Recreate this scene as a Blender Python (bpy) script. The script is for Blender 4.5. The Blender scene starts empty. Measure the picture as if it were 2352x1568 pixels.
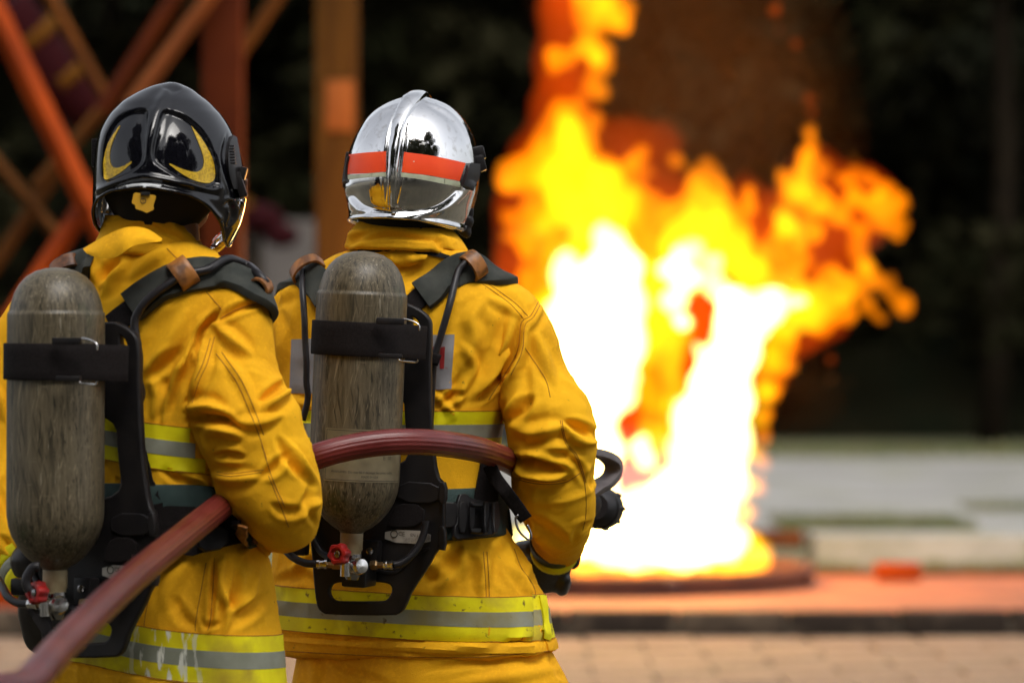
import bpy, bmesh, math, random
import numpy as np
from mathutils import Vector, Matrix
from mathutils.bvhtree import BVHTree

# ------------------------------------------------------------------ camera, sky, sun, exposure
SC = bpy.context.scene
COL = SC.collection
R_ = math.radians
CAM_H = 1.33                       # camera height, level, looking along +Y
FOC, CX, CY = 8820.0, 1176.0, 784.0  # focal length and picture centre in measuring units
cam_d = bpy.data.cameras.new("camera")
cam_d.sensor_width = 36.0
cam_d.lens = 135.0
cam_d.clip_end = 1000.0
cam_d.dof.use_dof = True
cam_d.dof.focus_distance = 7.12
cam_d.dof.aperture_fstop = 2.9
cam_d.dof.aperture_blades = 0
cam = bpy.data.objects.new("camera", cam_d)
cam.location = (0, 0, CAM_H)
cam.rotation_euler = (R_(90), 0, 0)
COL.objects.link(cam)
SC.camera = cam

world = bpy.data.worlds.new("World")
SC.world = world
world.use_nodes = True
wn = world.node_tree
wn.nodes.clear()
w_out = wn.nodes.new("ShaderNodeOutputWorld")
w_bg = wn.nodes.new("ShaderNodeBackground")
w_sky = wn.nodes.new("ShaderNodeTexSky")
w_sky.sky_type = 'NISHITA'
w_sky.sun_disc = False
w_sky.sun_elevation = R_(52)
w_sky.sun_rotation = R_(155)
w_sky.air_density = 1.0
w_sky.dust_density = 4.0
w_sky.ozone_density = 1.0
w_hsv = wn.nodes.new("ShaderNodeHueSaturation")   # a thin overcast: the sky's blue is greyed evenly all round
w_hsv.inputs['Saturation'].default_value = 0.22
wn.links.new(w_sky.outputs[0], w_hsv.inputs['Color'])
wn.links.new(w_hsv.outputs[0], w_bg.inputs[0])
w_bg.inputs[1].default_value = 0.15
wn.links.new(w_bg.outputs[0], w_out.inputs[0])

sun_d = bpy.data.lights.new("sun", 'SUN')
sun_d.energy = 1.4
sun_d.angle = R_(40)
sun_d.color = (1.0, 0.95, 0.88)
sun = bpy.data.objects.new("sun", sun_d)
sd = Vector((-math.cos(R_(52)) * math.sin(R_(155)), -math.cos(R_(52)) * math.cos(R_(155)), -math.sin(R_(52))))
sun.rotation_euler = sd.to_track_quat('-Z', 'Y').to_euler()
COL.objects.link(sun)

SC.view_settings.view_transform = 'Standard'
SC.view_settings.look = 'None'
SC.view_settings.exposure = 0.72
SC.view_settings.gamma = 1.0
SC.view_settings.use_curve_mapping = False
SC.render.engine = 'CYCLES'
SC.cycles.use_denoising = True
try:
    SC.cycles.denoiser = 'OPENIMAGEDENOISE'
    SC.cycles.denoising_input_passes = 'RGB_ALBEDO_NORMAL'
except Exception:
    pass
SC.cycles.use_adaptive_sampling = True
SC.cycles.adaptive_threshold = 0.03
SC.cycles.max_bounces = 8
SC.cycles.diffuse_bounces = 3
SC.cycles.glossy_bounces = 4
SC.cycles.transmission_bounces = 6
SC.cycles.transparent_max_bounces = 64
SC.cycles.volume_bounces = 1
SC.cycles.sample_clamp_indirect = 4.0
SC.cycles.caustics_reflective = False
SC.cycles.caustics_refractive = False

# ------------------------------------------------------------------ helpers
rng = np.random.default_rng(7)
random.seed(7)

def P(px, py, Y):
    return Vector(((px - CX) * Y / FOC, Y, CAM_H - (py - CY) * Y / FOC))

_ZO = {1: (0, 150, 2.851), 2: (650, 150, 2.851), 3: (0, 600, 2.851), 4: (0, 1100, 2.583), 5: (660, 600, 2.851), 6: (660, 1100, 2.583), 7: (1250, 1050, 3.484)}
def Z(k, pts):
    """measurements taken on an enlarged region of the photograph -> measuring units"""
    x0, y0, s = _ZO[k]
    q = 1.08844
    return [((x0 + p[0] / s) / q, (y0 + p[1] / s) / q) + tuple(p[2:]) for p in pts]

def cr(pts, n, closed=False):
    """Catmull-Rom resample, evenly by arc length"""
    p = np.asarray(pts, float)
    if closed:
        q = np.vstack([p[-1], p, p[0], p[1]])
    else:
        q = np.vstack([2 * p[0] - p[1], p, 2 * p[-1] - p[-2]])
    out = []
    for i in range(1, len(q) - 2):
        a, b, c, d = q[i - 1], q[i], q[i + 1], q[i + 2]
        for t in np.linspace(0, 1, 16, endpoint=False):
            out.append(0.5 * (2 * b + (c - a) * t + (2 * a - 5 * b + 4 * c - d) * t * t + (3 * b - a - 3 * c + d) * t ** 3))
    out.append(q[-2])
    out = np.array(out)
    k = min(3, out.shape[1])
    s = np.concatenate([[0], np.cumsum(np.linalg.norm(np.diff(out[:, :k], axis=0), axis=1))])
    m = n + 1 if closed else n
    t = np.linspace(0, s[-1], m)
    r = np.stack([np.interp(t, s, out[:, j]) for j in range(out.shape[1])], 1)
    return r[:-1] if closed else r

WORLD = {}
def mkobj(name, V, Fc, material=None, parent=None, mw=None, smooth=True, sharp=None):
    me = bpy.data.meshes.new(name)
    me.from_pydata([tuple(map(float, v)) for v in V], [], [tuple(map(int, f)) for f in Fc])
    me.validate()
    if smooth:
        me.polygons.foreach_set('use_smooth', [True] * len(me.polygons))
        if sharp:
            me.set_sharp_from_angle(angle=R_(sharp))
    if material:
        me.materials.append(material)
    return place(name, me, parent, mw)

def place(name, me, parent=None, mw=None):
    o = bpy.data.objects.new(name, me)
    COL.objects.link(o)
    mw = mw or Matrix.Identity(4)
    o.matrix_basis = mw
    WORLD[o.name] = mw.copy()
    if parent:
        o.parent = parent
        o.matrix_parent_inverse = WORLD[parent.name].inverted()
    return o

def thing(name, loc, label, cat, group=None):
    o = bpy.data.objects.new(name, None)
    o.empty_display_size = 0.1
    COL.objects.link(o)
    o.location = loc
    WORLD[o.name] = Matrix.Translation(Vector(loc))
    return tag(o, label, cat, group)

def tag(o, label=None, cat=None, group=None, kind=None):
    if label: o['label'] = label
    if cat: o['category'] = cat
    if group: o['group'] = group
    if kind: o['kind'] = kind
    return o

class MB:
    def __init__(s): s.v = []; s.f = []
    def add(s, V, Fc):
        b = len(s.v)
        s.v.extend([tuple(map(float, v)) for v in V]); s.f.extend([tuple(int(i) + b for i in f) for f in Fc])
        return s
    def obj(s, name, m, parent=None, mw=None, smooth=True, sharp=None):
        return mkobj(name, s.v, s.f, m, parent, mw, smooth, sharp)

def loft(rings, cap0=True, cap1=True, closed=True):
    n = len(rings[0]); V = np.vstack(rings); Fc = []
    for i in range(len(rings) - 1):
        for j in range(n if closed else n - 1):
            k = (j + 1) % n
            Fc.append((i * n + j, i * n + k, (i + 1) * n + k, (i + 1) * n + j))
    extra = []
    if closed and cap0:
        c = len(V) + len(extra); extra.append(np.mean(rings[0], 0)); Fc += [((j + 1) % n, j, c) for j in range(n)]
    if closed and cap1:
        c = len(V) + len(extra); extra.append(np.mean(rings[-1], 0)); b = (len(rings) - 1) * n
        Fc += [(b + j, b + (j + 1) % n, c) for j in range(n)]
    if extra: V = np.vstack([V, extra])
    return V, Fc

def frames(p):
    p = np.asarray(p, float); t = np.gradient(p, axis=0); t /= np.linalg.norm(t, axis=1)[:, None] + 1e-12
    up = np.array([0, 0, 1.0]) if abs(t[0][2]) < 0.9 else np.array([0, 1.0, 0])
    u = np.cross(t[0], up); u /= np.linalg.norm(u)
    U, W = [], []
    for i in range(len(p)):
        u = u - t[i] * np.dot(u, t[i]); u /= np.linalg.norm(u) + 1e-12
        U.append(u); W.append(np.cross(t[i], u))
    return t, np.array(U), np.array(W)

def tube(p, r, seg=12, n=None, ridge=None, cap=True, round_end=False):
    """p: points, r: radius or list of radii (or (ru, rw) pairs)"""
    p = np.array([tuple(q) for q in p], float)
    r = np.asarray(r, float)
    if r.ndim == 0: r = np.full(len(p), float(r))
    if r.ndim == 1: r = np.stack([r, r], 1)
    if n:
        q = cr(np.hstack([p, r]), n); p, r = q[:, :3], q[:, 3:5]
    t, U, W = frames(p)
    a = np.linspace(0, 2 * math.pi, seg, endpoint=False)
    k = 1.0 if ridge is None else 1 + ridge[1] * np.abs(np.cos(a * ridge[0] / 2))
    rings = [p[i] + (np.cos(a) * k)[:, None] * U[i] * r[i, 0] + (np.sin(a) * k)[:, None] * W[i] * r[i, 1] for i in range(len(p))]
    if round_end:
        e = r[-1].mean()
        for f in (0.35, 0.65, 0.88, 0.98):
            s = math.sqrt(1 - f * f)
            rings.append(p[-1] + t[-1] * e * f + np.cos(a)[:, None] * U[-1] * r[-1, 0] * s + np.sin(a)[:, None] * W[-1] * r[-1, 1] * s)
        for f in (0.35, 0.65, 0.88, 0.98):
            s = math.sqrt(1 - f * f); e0 = r[0].mean()
            rings.insert(0, p[0] - t[0] * e0 * f + np.cos(a)[:, None] * U[0] * r[0, 0] * s + np.sin(a)[:, None] * W[0] * r[0, 1] * s)
    return loft(rings, cap, cap)

def lathe(prof, seg=40):
    """profile (radius, z) turned round local Z"""
    a = np.linspace(0, 2 * math.pi, seg, endpoint=False)
    rings = [np.stack([np.cos(a) * r, np.sin(a) * r, np.full(seg, z)], 1) for r, z in prof]
    return loft(rings)

def box(c, s, rot=None):
    c = Vector(c); h = [x / 2 for x in s]
    V = [Vector((x * h[0], y * h[1], z * h[2])) for x in (-1, 1) for y in (-1, 1) for z in (-1, 1)]
    if rot: V = [rot @ v for v in V]
    return [tuple(v + c) for v in V], [(0, 1, 3, 2), (4, 6, 7, 5), (0, 4, 5, 1), (2, 3, 7, 6), (0, 2, 6, 4), (1, 5, 7, 3)]

def bbox_obj(name, c, s, m, parent=None, rot=None, mw=None, bev=0.15):
    """box with bevelled edges"""
    V, Fc = box(c, s, rot)
    bm = bmesh.new()
    vs = [bm.verts.new(v) for v in V]
    for f in Fc: bm.faces.new([vs[i] for i in f])
    bmesh.ops.bevel(bm, geom=bm.edges[:], offset=min(s) * bev, segments=2, affect='EDGES', profile=0.6)
    me = bpy.data.meshes.new(name); bm.to_mesh(me); bm.free()
    me.polygons.foreach_set('use_smooth', [True] * len(me.polygons)); me.set_sharp_from_angle(angle=R_(50))
    me.materials.append(m)
    return place(name, me, parent, mw)

def eval_mesh(o):
    dg = bpy.context.evaluated_depsgraph_get()
    ev = o.evaluated_get(dg); me = ev.to_mesh()
    n = len(me.vertices); V = np.empty(n * 3); me.vertices.foreach_get('co', V); V = V.reshape(-1, 3)
    Fc = [tuple(p.vertices) for p in me.polygons]
    ev.to_mesh_clear()
    return V, Fc

def tmp_eval(data, setup=None):
    o = bpy.data.objects.new("tmp", data); COL.objects.link(o)
    if setup: setup(o)
    V, Fc = eval_mesh(o)
    bpy.data.objects.remove(o)
    return V, Fc

def fuse(mb, voxel, smooth=4):
    """union of overlapping closed shapes as one continuous skin"""
    me = bpy.data.meshes.new("tmp"); me.from_pydata(mb.v, [], mb.f)
    bm = bmesh.new(); bm.from_mesh(me); bmesh.ops.recalc_face_normals(bm, faces=bm.faces[:]); bm.to_mesh(me); bm.free()
    def su(o):
        m = o.modifiers.new("r", 'REMESH'); m.mode = 'VOXEL'; m.voxel_size = voxel
    V, Fc = tmp_eval(me, su)
    bpy.data.meshes.remove(me)
    return lap(V, Fc, smooth), Fc

def edges_of(Fc):
    E = set()
    q = np.array([f if len(f) == 4 else (f[0], f[1], f[2], f[2]) for f in Fc])
    e = np.vstack([q[:, [0, 1]], q[:, [1, 2]], q[:, [2, 3]], q[:, [3, 0]]])
    e = e[e[:, 0] != e[:, 1]]; e.sort(axis=1)
    return np.unique(e, axis=0)

def lap(V, Fc, it, f=0.5, w=None):
    if it <= 0: return V
    e = edges_of(Fc); deg = np.bincount(e.ravel(), minlength=len(V)).astype(float)[:, None] + 1e-9
    for _ in range(it):
        s = np.zeros_like(V)
        for k in range(3):
            s[:, k] = np.bincount(e[:, 0], V[e[:, 1], k], len(V)) + np.bincount(e[:, 1], V[e[:, 0], k], len(V))
        d = (s / deg - V) * f
        V = V + (d if w is None else d * w[:, None])
    return V

def vnormals(V, Fc):
    q = np.array([f if len(f) == 4 else (f[0], f[1], f[2], f[2]) for f in Fc])
    n = np.cross(V[q[:, 2]] - V[q[:, 0]], V[q[:, 3]] - V[q[:, 1]])
    tri = q[:, 2] == q[:, 3]
    n[tri] = np.cross(V[q[tri, 1]] - V[q[tri, 0]], V[q[tri, 2]] - V[q[tri, 0]])
    N = np.zeros_like(V)
    for k in range(3):
        for j in range(4): N[:, k] += np.bincount(q[:, j], n[:, k], len(V))
    return N / (np.linalg.norm(N, axis=1)[:, None] + 1e-12)

_perm = rng.random((32, 32, 32))
def vnoise(p):
    """smooth value noise, -1..1"""
    i = np.floor(p).astype(int); f = p - i; f = f * f * f * (f * (f * 6 - 15) + 10); i &= 31; j = (i + 1) & 31
    def g(a, b, c): return _perm[a, b, c]
    x0 = g(i[:, 0], i[:, 1], i[:, 2]) * (1 - f[:, 0]) + g(j[:, 0], i[:, 1], i[:, 2]) * f[:, 0]
    x1 = g(i[:, 0], j[:, 1], i[:, 2]) * (1 - f[:, 0]) + g(j[:, 0], j[:, 1], i[:, 2]) * f[:, 0]
    y0 = x0 * (1 - f[:, 1]) + x1 * f[:, 1]
    x0 = g(i[:, 0], i[:, 1], j[:, 2]) * (1 - f[:, 0]) + g(j[:, 0], i[:, 1], j[:, 2]) * f[:, 0]
    x1 = g(i[:, 0], j[:, 1], j[:, 2]) * (1 - f[:, 0]) + g(j[:, 0], j[:, 1], j[:, 2]) * f[:, 0]
    y1 = x0 * (1 - f[:, 1]) + x1 * f[:, 1]
    return (y0 * (1 - f[:, 2]) + y1 * f[:, 2]) * 2 - 1

def proj(V):
    return np.stack([CX + V[:, 0] * FOC / V[:, 1], CY - (V[:, 2] - CAM_H) * FOC / V[:, 1]], 1)

def polydist(q, pl):
    """distance, signed side and position 0..1 along a polyline for 2-D points"""
    best = np.full(len(q), 1e9); sgn = np.zeros(len(q)); tt = np.zeros(len(q))
    L = np.concatenate([[0], np.cumsum(np.linalg.norm(np.diff(pl, axis=0), axis=1))]); L /= L[-1]
    for i in range(len(pl) - 1):
        a, b = pl[i], pl[i + 1]; d = b - a; l2 = (d ** 2).sum() + 1e-9
        t = np.clip(((q - a) @ d) / l2, 0, 1); c = a + t[:, None] * d; dist = np.linalg.norm(q - c, axis=1)
        m = dist < best
        best[m] = dist[m]; sgn[m] = np.sign(d[0] * (q[m, 1] - a[1]) - d[1] * (q[m, 0] - a[0])); tt[m] = L[i] + t[m] * (L[i + 1] - L[i])
    return best, sgn, tt

def strokes(V, Fc, S, region=None):
    """fold the cloth / shell: each stroke pushes a ridge, valley or lapped pleat into the surface.
    (points, mm, width, mode, region)  mode r: ridge or valley, s: step (one side up, the other down)"""
    N = vnormals(V, Fc); q = proj(V)
    view = np.array([0, 0, CAM_H]) - V; view /= np.linalg.norm(view, axis=1)[:, None]
    fac = np.clip((N * view).sum(1) / 0.4, 0, 1)
    D = np.zeros(len(V))
    for st in S:
        pts, mm, wd = st[0], st[1], st[2]; mode = st[3] if len(st) > 3 else 'r'; reg = st[4] if len(st) > 4 else None
        p_ = np.array(pts, float)[:, :2]
        if mode == 'r': p_ = np.vstack([p_[0] + (p_[0] - p_[1]) * .35, p_, p_[-1] + (p_[-1] - p_[-2]) * .35])
        pl = cr(p_, max(6, 4 * len(pts)))
        lo = pl.min(0) - 4 * wd; hi = pl.max(0) + 4 * wd
        m = (q[:, 0] > lo[0]) & (q[:, 0] < hi[0]) & (q[:, 1] > lo[1]) & (q[:, 1] < hi[1]) & (fac > 0)
        if reg is not None: m &= region == reg
        ix = np.nonzero(m)[0]
        if len(ix) == 0: continue
        d, sg, t = polydist(q[ix], pl)
        tp = np.clip(np.minimum(t, 1 - t) / 0.45, 0, 1); tp = tp * (2 - tp)
        if mode == 'f': tp = np.ones_like(tp)
        s = d / (wd * (0.4 + 0.6 * tp))
        if mode == 'f': pr = np.exp(-s * s)
        elif mode == 'r': pr = np.exp(-s * s) - 0.5 * np.exp(-(s - 1.9) ** 2 / 0.8)   # a fold with its flanks, pointed at both ends
        else: pr = sg * s * np.exp(-s * s) * 2.33
        D[ix] += mm * 0.001 * pr * tp * fac[ix]
    return V + N * D[:, None]

def inpoly(q, pl):
    ins = np.zeros(len(q), bool); n = len(pl)
    for i in range(n):
        a, b = pl[i], pl[(i + 1) % n]
        c = ((a[1] > q[:, 1]) != (b[1] > q[:, 1])) & (q[:, 0] < (b[0] - a[0]) * (q[:, 1] - a[1]) / (b[1] - a[1] + 1e-12) + a[0])
        ins ^= c
    return ins

def recess(V, Fc, pl, mm, soft):
    """press a panel with soft edges into a shell"""
    N = vnormals(V, Fc); q = proj(V); pl = cr(pl, 60, True)
    view = np.array([0, 0, CAM_H]) - V
    fac = ((N * view).sum(1) > 0)
    d, _, _ = polydist(q, np.vstack([pl, pl[:1]])); d = np.where(inpoly(q, pl), d, -d)
    k = np.clip((d + soft) / (2 * soft), 0, 1); k = k * k * (3 - 2 * k)
    return V + N * (mm * 0.001 * k * fac)[:, None]

def bvh_of(V, Fc): return BVHTree.FromPolygons([Vector(v) for v in V], Fc)
EYE = Vector((0, 0, CAM_H))
def hit(b, px, py):
    d = (P(px, py, 5) - EYE).normalized()
    h = b.ray_cast(EYE, d)
    return (h[0], h[1] if h[1].dot(d) < 0 else -h[1]) if h[0] else (None, None)

def sheet(rows, m, name, parent, thick=0.002, mw=None, smooth=True):
    """a grid of points as a thin closed sheet; thickness goes inward along the grid normal"""
    G = np.array([[tuple(p) for p in r] for r in rows], float); a, b = G.shape[:2]
    du = np.gradient(G, axis=1); dv = np.gradient(G, axis=0); n = np.cross(du, dv); n /= np.linalg.norm(n, axis=2)[..., None] + 1e-12
    c = G.mean((0, 1)); s = 1 if (n * (np.array(EYE) - G)).sum() > 0 else -1
    Gi = G - n * s * thick
    V = np.vstack([G.reshape(-1, 3), Gi.reshape(-1, 3)]); o = a * b; Fc = []
    for i in range(a - 1):
        for j in range(b - 1):
            q = (i * b + j, i * b + j + 1, (i + 1) * b + j + 1, (i + 1) * b + j)
            Fc.append(q); Fc.append(tuple(o + k for k in q[::-1]))
    for i in range(a - 1):
        for j in (0, b - 1): Fc.append((i * b + j, (i + 1) * b + j, o + (i + 1) * b + j, o + i * b + j))
    for j in range(b - 1):
        for i in (0, a - 1): Fc.append((i * b + j, i * b + j + 1, o + i * b + j + 1, o + i * b + j))
    return mkobj(name, V, Fc, m, parent, mw, smooth, 60)

def strip(b, c0, c1, m, name, parent, n=24, k=5, off=0.0015, thick=0.003, mw=None):
    """patch between two outlines laid on a surface"""
    A = cr(c0, n); B = cr(c1, n); rows = []
    for t in np.linspace(0, 1, k):
        row = []
        for i in range(n):
            q = A[i] * (1 - t) + B[i] * t; h, nn = hit(b, q[0], q[1])
            row.append(h + nn * off if h else None)
        rows.append(row)
    good = [i for i in range(n) if all(r[i] is not None for r in rows)]
    rows = [[r[i] for i in good] for r in rows]
    if len(good) < 2: return None
    return sheet(rows, m, name, parent, thick, mw)

def ribbon(cs, ns, wd, th, m, name, parent, n=30, mw=None, puff=0.0, twist=None):
    """flat webbing swept along points with normals; wd, th in metres"""
    wd = np.full(len(cs), wd, float) if np.ndim(wd) == 0 else np.array(wd, float)
    th = np.full(len(cs), th, float) if np.ndim(th) == 0 else np.array(th, float)
    A = np.hstack([np.array([tuple(c) for c in cs], float), np.array([tuple(c) for c in ns], float), wd[:, None], th[:, None]])
    A = cr(A, n); p = A[:, :3]; nn = A[:, 3:6]; t = np.gradient(p, axis=0); t /= np.linalg.norm(t, axis=1)[:, None] + 1e-12
    nn = nn - t * (nn * t).sum(1)[:, None]; nn /= np.linalg.norm(nn, axis=1)[:, None] + 1e-12
    l = np.cross(t, nn); rings = []
    for i in range(n):
        w, h = A[i, 6] / 2, A[i, 7] / 2
        cs_ = [(-w, -h), (-w, h * .55), (-w * .94, h), (-w * .5, h * (1 + puff)), (0, h * (1 + 1.2 * puff)), (w * .5, h * (1 + puff)), (w * .94, h), (w, h * .55), (w, -h)]
        rings.append(np.array([p[i] + l[i] * x + nn[i] * y for x, y in cs_]))
    V, Fc = loft(rings)
    return mkobj(name, V, Fc, m, parent, mw, True, 50)

def on(b, pts, off):
    """points on a surface (seen ones by sight line, 3-D ones by nearest point), lifted by off"""
    C, N = [], []
    for p in pts:
        if len(p) == 2:
            h, n = hit(b, p[0], p[1])
            if h is None: continue
        else:
            h, n, _, _ = b.find_nearest(P(*p))
        C.append(h + n * off); N.append(n)
    return C, N

def seam(b, pts, m, parent, r=0.0009, name='seam', n=40, off=0.0002):
    q = cr(pts, n); C = []
    for p in q:
        h, nn = hit(b, p[0], p[1])
        if h: C.append(h + nn * off)
    if len(C) < 4: return
    V, Fc = tube(C, r, 5); return mkobj(name, V, Fc, m, parent)

def plate2d(outline, holes, ext, bev, name, m, parent, mw, round_n=None):
    """flat plate with holes in local XY, extruded along Z"""
    cu = bpy.data.curves.new("tmp", 'CURVE'); cu.dimensions = '2D'; cu.fill_mode = 'BOTH'
    cu.extrude = max(ext / 2 - bev, 1e-4); cu.bevel_depth = bev; cu.bevel_resolution = 2
    for pl in [outline] + list(holes):
        s = cu.splines.new('POLY'); s.points.add(len(pl) - 1); s.use_cyclic_u = True
        for i, p in enumerate(pl): s.points[i].co = (p[0], p[1], 0, 1)
    V, Fc = tmp_eval(cu)
    bpy.data.curves.remove(cu)
    return mkobj(name, V, Fc, m, parent, mw, True, 40)

def text_mesh(body, size):
    cu = bpy.data.curves.new("tmp", 'FONT'); cu.body = body; cu.size = size; cu.align_x = 'CENTER'; cu.align_y = 'CENTER'; cu.resolution_u = 2
    V, Fc = tmp_eval(cu); bpy.data.curves.remove(cu)
    return V, Fc

def blob(c, r, seg=14):
    """low sphere (optionally stretched)"""
    r = np.ones(3) * r; V = [(0, 0, 1)]; Fc = []; m = seg // 2
    for i in range(1, m):
        for j in range(seg):
            a, b = math.pi * i / m, 2 * math.pi * j / seg; V.append((math.sin(a) * math.cos(b), math.sin(a) * math.sin(b), math.cos(a)))
    V.append((0, 0, -1)); e = len(V) - 1
    for j in range(seg):
        k = (j + 1) % seg; Fc.append((0, 1 + j, 1 + k)); Fc.append((e, e - seg + k, e - seg + j))
        for i in range(m - 2): Fc.append((1 + i * seg + j, 1 + (i + 1) * seg + j, 1 + (i + 1) * seg + k, 1 + i * seg + k))
    return np.array(V) * r + np.array(tuple(c)), Fc

# ------------------------------------------------------------------ materials
def mat(name, col, rough=0.6, metal=0.0, col2=None, ns=8.0, det=4.0, lo=0.35, hi=0.65, stretch=(1, 1, 1), bump=0.0, bs=60.0, bstr=(1, 1, 1),
        coat=0.0, spec=0.5, rough2=None, sheen=0.0, bdist=0.002):
    m = bpy.data.materials.new(name); m.use_nodes = True; nt = m.node_tree; b = nt.nodes['Principled BSDF']
    b.inputs['Base Color'].default_value = (*col, 1); b.inputs['Roughness'].default_value = rough; b.inputs['Metallic'].default_value = metal
    b.inputs['Specular IOR Level'].default_value = spec; b.inputs['Coat Weight'].default_value = coat; b.inputs['Coat Roughness'].default_value = 0.06
    if sheen: b.inputs['Sheen Weight'].default_value = sheen
    tc = nt.nodes.new('ShaderNodeTexCoord')
    def nz(scale, st, d):
        mp = nt.nodes.new('ShaderNodeMapping'); mp.inputs['Scale'].default_value = st; nt.links.new(tc.outputs['Object'], mp.inputs[0])
        n = nt.nodes.new('ShaderNodeTexNoise'); n.inputs['Scale'].default_value = scale; n.inputs['Detail'].default_value = d
        nt.links.new(mp.outputs[0], n.inputs['Vector']); return n
    if col2:
        n = nz(ns, stretch, det); r = nt.nodes.new('ShaderNodeValToRGB')
        r.color_ramp.elements[0].position = lo; r.color_ramp.elements[1].position = hi
        r.color_ramp.elements[0].color = (*col, 1); r.color_ramp.elements[1].color = (*col2, 1)
        nt.links.new(n.outputs['Fac'], r.inputs[0]); nt.links.new(r.outputs[0], b.inputs['Base Color'])
        m['ramp'] = r.name
        if rough2 is not None:
            mr = nt.nodes.new('ShaderNodeMapRange'); mr.inputs['From Min'].default_value = lo; mr.inputs['From Max'].default_value = hi
            mr.inputs['To Min'].default_value = rough; mr.inputs['To Max'].default_value = rough2
            nt.links.new(n.outputs['Fac'], mr.inputs[0]); nt.links.new(mr.outputs[0], b.inputs['Roughness'])
    if bump:
        n = nz(bs, bstr, 6.0); bp = nt.nodes.new('ShaderNodeBump'); bp.inputs['Strength'].default_value = bump; bp.inputs['Distance'].default_value = bdist
        nt.links.new(n.outputs['Fac'], bp.inputs['Height']); nt.links.new(bp.outputs[0], b.inputs['Normal'])
    return m

def overlay(m, col, ns, lo, hi, stretch=(1, 1, 1), zone=None, det=6.0, rough=None, off=(0, 0, 0), rot=0.0):
    """second layer of dirt or wear over a material; zone: (axis, from, to) limits where it lies"""
    nt = m.node_tree; b = nt.nodes['Principled BSDF']; tc = nt.nodes.new('ShaderNodeTexCoord')
    mp = nt.nodes.new('ShaderNodeMapping'); mp.inputs['Scale'].default_value = stretch; mp.inputs['Location'].default_value = off
    if rot:
        mr_ = nt.nodes.new('ShaderNodeMapping'); mr_.inputs['Rotation'].default_value = (0, rot, 0); nt.links.new(tc.outputs['Object'], mr_.inputs[0]); nt.links.new(mr_.outputs[0], mp.inputs[0])
    else: nt.links.new(tc.outputs['Object'], mp.inputs[0])
    n = nt.nodes.new('ShaderNodeTexNoise'); n.inputs['Scale'].default_value = ns; n.inputs['Detail'].default_value = det; nt.links.new(mp.outputs[0], n.inputs['Vector'])
    mr = nt.nodes.new('ShaderNodeMapRange'); mr.inputs['From Min'].default_value = lo; mr.inputs['From Max'].default_value = hi; nt.links.new(n.outputs['Fac'], mr.inputs[0])
    fac = mr.outputs[0]
    if zone:
        sp = nt.nodes.new('ShaderNodeSeparateXYZ'); nt.links.new(tc.outputs['Object'], sp.inputs[0])
        for ax, a, c, s in zone:
            for v0, v1 in ((a - s, a + s), (c + s, c - s)):
                z = nt.nodes.new('ShaderNodeMapRange'); z.inputs['From Min'].default_value = v0; z.inputs['From Max'].default_value = v1
                nt.links.new(sp.outputs[ax], z.inputs[0]); mu = nt.nodes.new('ShaderNodeMath'); mu.operation = 'MULTIPLY'
                nt.links.new(fac, mu.inputs[0]); nt.links.new(z.outputs[0], mu.inputs[1]); fac = mu.outputs[0]
    mx = nt.nodes.new('ShaderNodeMix'); mx.data_type = 'RGBA'; nt.links.new(fac, mx.inputs[0])
    src = b.inputs['Base Color'].links[0].from_socket if b.inputs['Base Color'].links else None
    if src: nt.links.new(src, mx.inputs[6])
    else: mx.inputs[6].default_value = b.inputs['Base Color'].default_value
    mx.inputs[7].default_value = (*col, 1); nt.links.new(mx.outputs[2], b.inputs['Base Color'])
    return m

M = {}
M['fabric'] = mat('yellow_aramid_cloth', (0.90, 0.465, 0.014), 0.8, col2=(0.80, 0.38, 0.012), ns=4, bump=0.5, bs=520, spec=0.10)
overlay(M['fabric'], (0.50, 0.22, 0.010), 6, 0.60, 0.90)
overlay(M['fabric'], (0.95, 0.50, 0.015), 140, 0.50, 0.85)
overlay(M['fabric'], (0.20, 0.09, 0.012), 70, 0.70, 0.78)
def creases(m, scale, dist, strength):
    """fine crumpling of the cloth under the weave"""
    nt = m.node_tree; b = nt.nodes['Principled BSDF']; tc = nt.nodes.new('ShaderNodeTexCoord'); nz = nt.nodes.new('ShaderNodeTexNoise')
    nz.noise_type = 'RIDGED_MULTIFRACTAL'; nz.inputs['Scale'].default_value = scale; nz.inputs['Detail'].default_value = 5; nz.inputs['Distortion'].default_value = 0.4
    nt.links.new(tc.outputs['Object'], nz.inputs['Vector']); bp = nt.nodes.new('ShaderNodeBump'); bp.inputs['Strength'].default_value = strength; bp.inputs['Distance'].default_value = dist
    nt.links.new(nz.outputs['Fac'], bp.inputs['Height'])
    if b.inputs['Normal'].links: nt.links.new(b.inputs['Normal'].links[0].from_socket, bp.inputs['Normal'])
    nt.links.new(bp.outputs[0], b.inputs['Normal'])
creases(M['fabric'], 7.0, 0.006, 0.5)
creases(M['fabric'], 24.0, 0.0025, 0.5)
M['seam'] = mat('stitching_dark_orange', (0.36, 0.135, 0.005), 0.9)
M['lime'] = mat('fluorescent_lime_tape', (0.86, 0.78, 0.006), 0.6, col2=(0.74, 0.64, 0.008), ns=20, bump=0.1, bs=200, spec=0.2)
M['silver'] = mat('grey_retroreflective_tape', (0.22, 0.225, 0.165), 0.5, col2=(0.28, 0.285, 0.22), ns=25, bump=0.1, bs=200)
M['lime_dirty'] = overlay(overlay(mat('lime_tape_soiled', (0.86, 0.78, 0.006), 0.6, col2=(0.72, 0.60, 0.01), ns=14, bump=0.1, bs=200, spec=0.2), (0.16, 0.09, 0.02), 60, 0.62, 0.70), (0.40, 0.28, 0.03), 9, 0.50, 0.68)
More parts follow.
